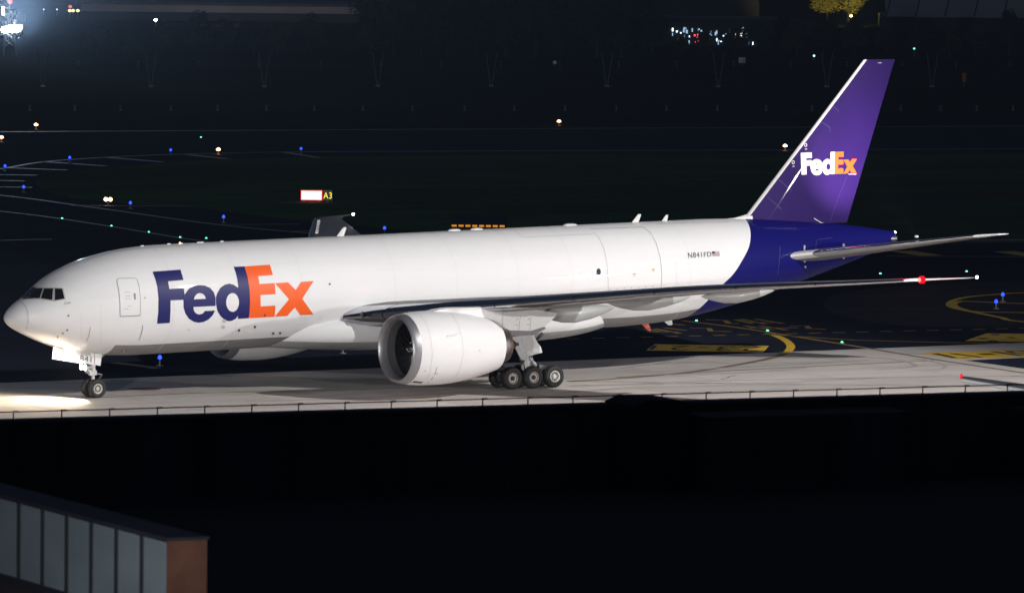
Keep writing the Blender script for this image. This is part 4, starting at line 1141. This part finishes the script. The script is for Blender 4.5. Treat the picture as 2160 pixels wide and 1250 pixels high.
# reflector posts further out
rp = None
for i, a in enumerate([40, 165, 291, 418, 545, 677, 803, 931, 1057, 1181, 1305, 1428, 1548, 1668, 1786, 1904, 2016, 2130]):
    p = gp(a, 150)
    if rp is None:
        rp = o = thing('reflector_post', '', '', p)
        obj('post', MB().tube((0, 0, 0), (0, 0, 1.25), .05, .05, 6), 'geardark', o)
        for zz_ in (.85, 1.25): obj('reflector', MB().box((0, 0, zz_), (.2, .2, .2)), 'post', o)
    else: o = dup(rp, p)
    tag(o, 'thin post with two pale reflectors in front of the dark trees', 'post', 'reflector posts before the trees')
# V-shaped pole pairs
vp = None
for a, b in ((90, 184), (318, 184), (557, 184), (797, 183), (1036, 183), (1280, 183), (1515, 184), (1744, 184), (1966, 184)):
    p = gp(a, b)
    if vp is None:
        vp = o = thing('v_pole', '', '', p)
        axr = Vector((right.x, right.y, 0)).normalized()
        for s in (-1, 1): obj('pole', MB().tube(axr*(.08*s), axr*(.75*s)+Vector((0, 0, 4.6)), .055, .045, 6), 'post', o)
        obj('foot', MB().box((0, 0, .1), (.5, .5, .2)), 'kerb', o)
    else: o = dup(vp, p)
    tag(o, 'pair of thin pale poles spreading in a V before the trees', 'pole', 'V poles before the trees')
# small cabinets
for a, b, w, h, nm, lb in ((1565, 138, 1.0, .8, 'equipment_box', 'square pale equipment box standing before the lamp-lit trees'), (1170, 140, .55, .45, 'equipment_box', 'tiny pale box beside the reflector posts')):
    p = gp(a, b)
    t = thing(nm, lb, 'box', p)
    obj('cabinet', MB().box((0, 0, .35+h/2), (w, .5, h), -YAW), 'letterwhite', t)
    for s in (-1, 1): obj('leg', MB().box((s*w*.35, 0, .18), (.08, .08, .37)), 'steel', t)
p = gp(2033, 183)
t = thing('wind_marker', 'small orange fabric marker on a pole beyond the runway', 'marker', p)
obj('pole', MB().tube((0, 0, 0), (0, 0, 1.9), .06, .05, 8), 'post', t)
obj('fabric', MB().loft([[(x+.25*math.cos(a)*k, .25*math.sin(a)*k, z) for a in (2*math.pi*i/10 for i in range(10))] for x, z, k in ((0, 1.85, 1.2), (.05, 1.5, 1.1), (.0, 1.0, .9), (.12, .6, .7))]), 'orangeplastic', t)

# ------------------------------------------------------------------ trees, far buildings and lamps
def tree_mesh(seed, h, rad, n):
    r = random.Random(seed); mb = MB()
    cl = []
    for _ in range(11):
        a = r.uniform(0, 6.28); q = r.uniform(.1, .85)*rad; z = r.uniform(.32, .86)*h
        cl.append((q*math.cos(a), q*math.sin(a), z, r.uniform(.28, .5)*rad*(1.25-.5*z/h)))
    cl.append((0, 0, h*.85, rad*.4))
    for _ in range(n):
        c = r.choice(cl); v = Vector((r.gauss(0, 1), r.gauss(0, 1), r.gauss(0, 1))).normalized()*(r.random()**.4)*c[3]
        p = Vector(c[:3])+v; s = r.uniform(.16, .42)
        a = Vector((r.gauss(0, 1), r.gauss(0, 1), r.gauss(0, 1))).normalized(); b = a.orthogonal().normalized()*s*.6; a = a*s
        mb.add([p-a, p+b, p+a, p-b], [(0, 1, 2, 3)])
    cr_ = mb.mesh('crown', 0)
    tr = MB()
    tr.loft([[(k*math.cos(t)+ox, k*math.sin(t)+oy, z) for t in (2*math.pi*i/8 for i in range(8))] for z, k, ox, oy in ((0, .32, 0, 0), (.4, .24, 0, 0), (h*.3, .18, .1, .05), (h*.55, .12, .05, .15), (h*.8, .05, .1, .1))])
    for c in cl[:6]: tr.tube((.08, .05, h*.3), Vector(c[:3]), .10, .03, 6)
    return cr_, tr.mesh('trunk')
variants = [tree_mesh(11+i, hh, rr, 2600) for i, (hh, rr) in enumerate(((9.5, 4.2), (11.5, 4.6), (8.2, 3.6), (12.5, 5.0), (7, 3.8)))]
for cr_, tr in variants: cr_.materials.append(M['leaf']); tr.materials.append(M['bark'])
def tree(px, base, vi, s, label, leaf=None):
    p = gp(px, base)
    if label.startswith('dark'):
        label = ('dark leafy tree standing before the pale warehouse' if 150 < px < 790 else 'dark leafy tree in front of the white lit windows' if 1380 < px < 1640 else
                 'dark leafy tree in the row below the pale tent roof' if px >= 1640 else 'dark leafy tree beside the floodlit equipment tower' if px <= 150 else
                 'tall dark leafy tree in the rows between warehouse and lit windows')
    t = thing('tree', label, 'tree', p, 'trees beyond the runway', rnd.uniform(0, 6.28)); t.scale = (s, s, s*rnd.uniform(.9, 1.1))
    for nm, me in (('crown', variants[vi][0]), ('trunk', variants[vi][1])):
        if leaf and nm == 'crown': me = me.copy(); me.materials.clear(); me.materials.append(M[leaf])
        o = bpy.data.objects.new(nm, me); COL.objects.link(o); o.parent = t
    return t
px = -60
while px < 2240:
    lit = 1380 < px < 1640
    if not (-10 < px < 130):
        tree(px, rnd.uniform(112, 124), rnd.randrange(5), rnd.uniform(.8, 1.1)*(.52 if lit else .56 if (150 < px < 790 or px > 1660) else 1), 'dark leafy tree in the unlit row beyond the runway')
    px += rnd.uniform(48, 78)
px = -80
while px < 2260:
    if 790 < px < 1660 and not (1390 < px < 1610):
        tree(px, rnd.uniform(62, 84), rnd.randrange(5), rnd.uniform(.9, 1.2), 'dark leafy tree in the unlit row beyond the runway')
    px += rnd.uniform(60, 95)
tree(1790, 46, 0, 1.0, 'tree glowing yellow-green above a warm lamp', 'leaflit')['group'] = 'lamp-lit trees'
tree(1745, 44, 2, .85, 'smaller tree with lamp glow in its leaf colour beside the lamp-lit one', 'leaflit')['group'] = 'lamp-lit trees'
p = gp(1795, 62)
t = thing('garden_lamp', 'warm lamp on a post shining up into the yellow-green tree', 'lamp', p)
obj('post', MB().tube((0, 0, 0), (0, 0, 2.2), .06, .05, 8), 'steel', t)
obj('lens', MB().lathe([(2.2, .12), (2.35, .28), (2.55, .2), (2.62, .02)], (0, 0, 0), 'z', 12, True, True), 'e_tree', t)
gl = spot('garden_lamp_bulb', (0, 0, 0), (0, 0, 1), 110000, 46, .9, (1, .80, .25), .3)
gl.location = p+Vector((0, 0, 2.8)); gl.rotation_euler = (gp(1790, 46)+Vector((0, 0, 8))-p-Vector((0, 0, 2.8))).to_track_quat('-Z', 'Y').to_euler()
# lit service yard behind the trees
p = gp(1490, 96)
axr = Vector((right.x, right.y, 0)).normalized(); kk = -Vector((fwd.x, fwd.y, 0)).normalized(); rz = math.atan2(axr.y, axr.x)
t = thing('lit_shopfront', 'low building with white and red lit windows glinting through the trees', 'building', p)
obj('wall', MB().box((0, 0, 2.2), (22, 6, 4.4), rz), 'darkwall', t)
obj('roof', MB().box((0, 0, 4.55), (23, 7, .3), rz), 'cap', t)
pm = 960/FPX
for i in range(58):
    u = rnd.uniform(-6.2, 7.5); v = rnd.uniform(.3, 2.9); w = rnd.uniform(.10, .34); h = rnd.uniform(.12, .6)
    m = rnd.choice(('e_city', 'e_citydim', 'e_citydim', 'e_citylow')) if not (-2.2 < u < .2 and v < 1.6) else 'e_cityred'
    if 5.0 < u < 5.5: m = 'e_cityyel'
    obj('window', MB().box(axr*u+kk*(3.02+.01*i)+Vector((0, 0, v+.2)), (w, .02, h), rz), m, t)
p = gp(1405, 76)
t = thing('street_lamp', 'bright white street lamp standing above the lit windows', 'street lamp', p)
obj('post', MB().tube((0, 0, 0), (0, 0, 1.1), .08, .06, 8), 'steel', t); obj('lens', MB().lathe([(1.05, .1), (1.15, .28), (1.3, .1)], (0, 0, 0), 'z', 10, True, True), 'e_lower', t)
def lamp(px, py, hgt, m, r, label, nm='distant_lamp'):
    p = gp(px, py); t = thing(nm, label, 'lamp', p)
    obj('post', MB().tube((0, 0, 0), (0, 0, hgt), .06, .05, 6), 'steel', t)
    obj('lens', MB().lathe([(hgt, .05), (hgt+r*.4, r), (hgt+r*1.2, r*.9), (hgt+r*1.7, .02)], (0, 0, 0), 'z', 10, True, True), m, t)
    return t
wlamp = lamp(328, 70, 2.0, 'e_lower', .26, 'single white lamp at the foot of the pale warehouse')
spot('warehouse_fill_spot', depthpt(470, 24, 1095)+Vector((0, 0, 3)), depthpt(470, 20, 1130), 4500, 150, .6, (1, .90, .92), .4)  # added spot with no fixture, brightens the warehouse wall
lamp(1717, 128, .6, 'e_city', .16, 'tiny bluish lamp between the dark trees behind the tail')
lamp(1928, 118, 1.0, 'e_green', .16, 'tiny green lamp among the dark trees')
for a, b, m, lb in ((147, 40, 'e_cityyel', 'pale'), (154, 40, 'e_cityyel', 'pale'), (148, 31, 'e_cityred', 'red'), (164, 40, 'e_cityyel', 'pale')):
    lamp(a, b, 1.2, m, .34, 'cluster lamp, %s, standing past the floodlit equipment tower' % lb)['group'] = 'lamps past the equipment tower'
for a in (92, 120): lamp(a, 33, 1, 'e_city', .14, 'tiny bluish lamp past the floodlit equipment tower')['group'] = 'bluish lamps past the equipment tower'
# floodlit equipment tower at the far left
p = gp(30, 118)
t = thing('equipment_tower', 'floodlit equipment tower with a red lamp on top and a glaring white floodlight', 'tower', p)
D = 930/FPX
def tw(px, py): return axr*((px-30)*D)+Vector((0, 0, (118-py)*D))
obj('leg', MB().tube(tw(8, 118), tw(12, 30), .1, .08, 8), 'steel', t)
obj('leg', MB().tube(tw(34, 118), tw(24, 30), .1, .08, 8), 'steel', t)
for a, b in ((100, 85), (85, 70), (70, 50), (50, 34)):
    obj('brace', MB().tube(tw(9, a), tw(28, b), .05, .05, 6).tube(tw(32, a), tw(11, b), .05, .05, 6), 'steel', t)
obj('platform', MB().tube(tw(4, 31), tw(32, 30), .09, .09, 8).tube(tw(12, 18), tw(28, 18), .06, .06, 8).tube(tw(20, 31), tw(20, 6), .09, .07, 8), 'whiteplain', t)
obj('cabinet', MB().box(tw(44, 39)+Vector((0, 0, 0)), (18*D, .6, 13*D), rz), 'letterwhite', t)
obj('cabinet_arm', MB().tube(tw(24, 42), tw(44, 42), .08, .08, 8), 'steel', t)
obj('red_lamp', MB().lathe([(0, .2), (.25, .34), (.6, .3), (.75, .02)], tw(20, 8), 'z', 14, True, True), 'e_redcore', t)
obj('white_panel', MB().box(tw(6, 24), (4*D, .3, 17*D), rz), 'e_lower', t)
for a, b, w, h in ((28, 61, 30, 17), (10, 64, 16, 14), (42, 58, 8, 10)):
    hd = obj('floodlight_head', MB().box(tw(a, b)-kk*.5, (w*D, .4, h*D), rz), 'steel', t)
    rim_ = [tw(a, b)+axr*(w*D*.5*math.cos(q))+Vector((0, 0, h*D*.5*math.sin(q)))-kk*.27 for q in (2*math.pi*i/20 for i in range(20))]
    obj('lens', MB().prism(rim_, kk*.06), 'e_flood', t)
spot('tower_floodlight', p+tw(28, 61)+kk*.6, Cv+Vector((0, 0, 400)), 3.4e6, 64, 1.0, (.62, .80, 1), 3.0)
# pale warehouse and tent roofs on the skyline
def long_building(name, label, px0, px1, py0, py1, dep, m, depth=25.):
    a = depthpt(px0, py1, dep); b = depthpt(px1, py1, dep); c = (a+b)/2
    ztop = depthpt((px0+px1)/2, py0, dep).z
    t = thing(name, label, 'building', (c.x, c.y, 0))
    L0 = (b-a).length; zt = ztop; zb = c.z
    obj('wall', MB().box(-kk*(depth/2)+Vector((0, 0, (zt+0)/2)), (L0, depth, zt), rz), m, t)
    obj('plinth', MB().box(-kk*(depth/2-.2)+Vector((0, 0, max(.2, zb)/2)), (L0+.2, depth, max(.2, zb)), rz), 'darkwall', t)
    obj('roof', MB().box(-kk*(depth/2)+Vector((0, 0, zt+.25)), (L0+1, depth+1, .5), rz), 'cap', t)
    return t
long_building('warehouse', 'long low pale warehouse wall above the dark trees', 170, 755, 12, 27, 1130, 'palewall')
long_building('distant_hall', 'far dim hall with a pale upper wall behind the tree row', 760, 1600, -30, 2, 1180, 'darkwall')
# tent-roofed hall, top right
a = depthpt(1870, 20, 1120); b = depthpt(2240, 40, 1120)
t = thing('tent_roof_hall', 'hall with a sloping pale tent roof beyond the trees', 'building', ((a.x+b.x)/2, (a.y+b.y)/2, 0))
L0 = (b-a).length; za = depthpt(1870, 18, 1120).z; zb = depthpt(2160, 38, 1120).z
obj('wall', MB().box(-kk*13+Vector((0, 0, zb*.5)), (L0, 24, zb), rz), 'darkwall', t)
zr = za+3.2
nb = 6
for i in range(nb):
    u0 = -L0/2+L0*i/nb; u1 = -L0/2+L0*(i+1)/nb; um = (u0+u1)/2
    dp_ = .8*math.sin(2.2*i+.5)
    e0 = axr*u0+Vector((0, 0, zb-.1)); e1 = axr*u1+Vector((0, 0, zb-.1)); k0 = axr*u0-kk*14+Vector((0, 0, zr+2.2)); k1 = axr*u1-kk*14+Vector((0, 0, zr+2.2))
    obj('roof_panel', MB().prism([e0, e1, k1, k0], (0, 0, .15)), 'roofpale', t)
    obj('roof_rib', MB().tube(e0+Vector((0, 0, .2)), k0+axr*(L0/nb*.5)+Vector((0, 0, .25)), .15, .12, 6), 'cap', t)

# ------------------------------------------------------------------ parked jet at the right, only its wing tip in view
pj = thing('parked_jet', 'grey wing of a second jet with a red tip light in front of the concrete', 'aircraft')
Zt = 6.8
tip = gp(2029, 796, Zt); inn = gp(2160, 823.5, Zt-.56)
dv = (inn-tip); dv.z = 0; dv.normalize()
root = tip+dv*15+Vector((0, 0, -2.4))
fw2 = Vector((-dv.y, dv.x, 0))              # its nose points away from the camera
if fw2.dot(Vector((fwd.x, fwd.y, 0))) < 0: fw2 = -fw2
def wloft(tip, root, ct, cr_, sweep, th):
    rg = []
    for t in (0, .03, .2, .5, .8, 1):
        c = ct+(cr_-ct)*t; q = tip+(root-tip)*t
        if t == 0: c *= .8
        pt = []
        for x in XF2: pt.append(q-fw2*(c*x)+Vector((0, 0, yt(x, th)*c)))
        for x in XF2[::-1]: pt.append(q-fw2*(c*x)-Vector((0, 0, yt(x, th)*c)))
        rg.append(pt)
    return MB().loft(rg)
obj('wing', wloft(tip+fw2*.4, root+fw2*6.5, 1.5, 6.2, 0, .11), 'fairing', pj)
obj('wing_tip_light', MB().lathe([(0, .04), (.06, .09), (.2, .08), (.26, .02)], tip+Vector((-.02, 0, -.08)), 'z', 10, True, True), 'e_signedge', pj)
obj('trailing_edge', MB().tube(tip-fw2*1.05+Vector((0, 0, -.03)), root+fw2*.35+Vector((0, 0, -.03)), .08, .10, 6), 'letterwhite', pj)
fc = root+dv*2.0
rg = []
for s_, k in ((-17, .15), (-16, .5), (-13, .85), (-9, 1), (8, 1), (12, .85), (15, .5), (17.5, .15)):
    q = fc-fw2*s_+Vector((0, 0, .6+(.5 if s_ > 10 else 0)))
    rg.append([q+dv*(2.0*k*math.cos(a))+Vector((0, 0, 2.0*k*math.sin(a))) for a in (2*math.pi*i/24 for i in range(24))])
obj('fuselage', MB().loft(rg), 'whiteplain', pj)
far_tip = fc+(fc-tip); far_root = fc+(fc-root)
far_tip.z = tip.z; far_root.z = root.z
obj('wing', wloft(far_tip+fw2*.4, far_root+fw2*6.5, 1.5, 6.2, 0, .11), 'fairing', pj)
q = fc-fw2*15.5+Vector((0, 0, 2.2))
obj('fin', MB().prism([q+fw2*3, q-fw2*1.2, q-fw2*3.4+Vector((0, 0, 5.6)), q-fw2*1.2+Vector((0, 0, 5.6))], dv*.3), 'whiteplain', pj)
for u, s_ in ((0, -11), (2.6, 2), (-2.6, 2)):
    q = fc-fw2*s_+dv*u
    g_ = obj('landing_gear', MB().tube(Vector((q.x, q.y, .4)), Vector((q.x, q.y, fc.z-.6)), .12, .14, 8), 'gear', pj)
    for s in (-1, 1):
        o_ = Vector((q.x, q.y, .5))+dv*(.35*s)
        obj('wheel', MB().tube(o_-dv*.15, o_+dv*.15, .5, .5, 20), 'tyre', g_)

# ------------------------------------------------------------------ dark roof in the foreground
ZP = 19.87
A = gp(-400, 896, ZP); B = gp(2560, 812.5, ZP)
A = ext(gp(0, 884, ZP), gp(2160, 824, ZP), -.35); B = ext(gp(0, 884, ZP), gp(2160, 824, ZP), 1.6)
dr_ = (B-A).normalized(); nr = Vector((dr_.y, -dr_.x, 0))           # towards the camera
if nr.dot(Vector((fwd.x, fwd.y, 0))) > 0: nr = -nr
LB = (B-A).length; mid = (A+B)/2; rz2 = math.atan2(dr_.y, dr_.x)
bld = thing('terminal_building', 'black unlit flat roof with stained parapet wall in front of the apron', 'building', (mid.x, mid.y, 0))
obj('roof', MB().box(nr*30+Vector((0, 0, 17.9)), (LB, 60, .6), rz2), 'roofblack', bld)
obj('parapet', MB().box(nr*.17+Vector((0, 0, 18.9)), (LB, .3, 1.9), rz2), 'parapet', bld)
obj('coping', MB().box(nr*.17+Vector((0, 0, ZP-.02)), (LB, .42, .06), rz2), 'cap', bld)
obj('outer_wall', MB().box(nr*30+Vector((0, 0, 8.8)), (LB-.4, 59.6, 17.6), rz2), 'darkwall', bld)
def onp(px): 
    a = gp(px, 884-(884-824)*px/2160, ZP); return a-Vector((mid.x, mid.y, 0))
strap = obj('lightning_strap', MB().box(nr*.17+Vector((0, 0, ZP+.155)), (LB, .012, .022), rz2), 'strap', bld)
L_in = (gp(2160, 824, ZP)-gp(0, 884, ZP)).length
i = -4; s0 = onp(22)
while i < 40:
    q = s0+dr_*(i*1.0)+nr*.17
    if abs(q.dot(dr_)) < LB/2:
        st_ = MB().box(Vector((q.x, q.y, ZP+.085)), (.02, .02, .15), rz2).box(Vector((q.x, q.y, ZP+.16))+dr_*.045, (.11, .03, .035), rz2)
        obj('strap_holder', st_, 'strap', bld)
    i += 1
# low slab and boxes lying along the parapet
hq = onp(1330)+nr*.6
obj('roof_hatch', MB().loft([[Vector((hq.x, hq.y, 0))+dr_*u+nr*v+Vector((0, 0, z)) for u, v in ((-a, -.5), (a, -.5), (a, .9), (-a, .9))] for z, a in ((18.2, .62), (19.92, .62), (20.03, .35))]), 'roofblack', bld)
hq = onp(1620)+nr*1.4
obj('plant_box', MB().box(Vector((hq.x, hq.y, 18.95)), (4.6, 1.2, 1.5), rz2), 'parapet', bld)
hq = onp(2260)+nr*1.1
obj('plant_box', MB().box(Vector((hq.x, hq.y, 18.9)), (3.6, 1.2, 1.4), rz2), 'parapet', bld)

# panelled roof enclosure, bottom left
e0 = depthpt(355, 1137, 75); e1 = depthpt(443, 1137.5, 75.15); eF = gp(0, 1044, e0.z)
dw = (eF-e0); dw.z = 0; pw = .80; dw.normalize()
tw_ = e1-e0; tw_.z = 0; tw_ = tw_-dw*tw_.dot(dw); th = tw_.length; tw_.normalize()
en = thing('roof_enclosure', 'roof structure of pale teal panels with brown end wall and dark capping', 'building', (e0.x, e0.y, 18.2))
H = e0.z-18.2
rze = math.atan2(dw.y, dw.x)
NP = 13
Ltot = NP*pw
def eb(name, u0, u1, v0, v1, z0, z1, m):     # u along the wall, v through its thickness
    c = dw*((u0+u1)/2)+tw_*((v0+v1)/2)+Vector((0, 0, (z0+z1)/2))
    return obj(name, MB().box(c, (abs(u1-u0), abs(v1-v0), z1-z0), rze), m, en)
eb('core_wall', .05, Ltot, .06, th-.02, 0, H-.03, 'darkwall')
eb('end_wall', 0, .05, 0, th, 0, H-.02, 'brown')
eb('capping', -.02, Ltot+.05, -.02, th+.02, H-.02, H+.02, 'cap')
PH = 1.0
for i in range(NP):
    eb('panel', .05+i*pw+.03, .05+(i+1)*pw-.03, .03, .055, H-PH, H-.05, 'panel')
    eb('mullion', .05+(i+1)*pw-.03, .05+(i+1)*pw+.03, .0, .058, H-PH, H-.03, 'mullion')
eb('sill', .05, Ltot, -.02, .058, H-PH-.10, H-PH-.002, 'mullion')
eb('lower_wall', .05, Ltot, .02, .058, 0, H-PH-.102, 'lowerwall')
# added unseen lamp that lights it, out of frame to the left
lp = e0-dw*8.0-tw_*7.0
t = thing('added_roof_lamp', 'added unseen lamp on a short post lighting the panelled roof enclosure', 'lamp', (lp.x, lp.y, 18.2))
obj('post', MB().tube((0, 0, 0), (0, 0, 5.2), .08, .06, 10), 'steel', t)
obj('lamp_head', MB().box((0, 0, 5.25), (.4, .3, .14)), 'steel', t)
spot('added_roof_lamp_bulb', (lp.x, lp.y, 23.35), e0+dw*2.2-Vector((0, 0, 1.0)), 5200, 44, .6, (.92, .95, 1), .12)

# ------------------------------------------------------------------ thin night haze round the whole place
hz = obj('haze', MB().box((850, 950, 30), (3700, 3500, 62.4)), tuple())
tag(hz, kind='stuff')
hm = bpy.data.materials.new('haze_air'); hm.use_nodes = True
nt = hm.node_tree; nt.nodes.clear()
pv = nt.nodes.new('ShaderNodeVolumePrincipled'); om = nt.nodes.new('ShaderNodeOutputMaterial')
pv.inputs['Color'].default_value = (.62, .78, 1, 1); pv.inputs['Density'].default_value = 7.5e-5; pv.inputs['Anisotropy'].default_value = .3
nt.links.new(pv.outputs['Volume'], om.inputs['Volume'])
hz.data.materials.append(hm)
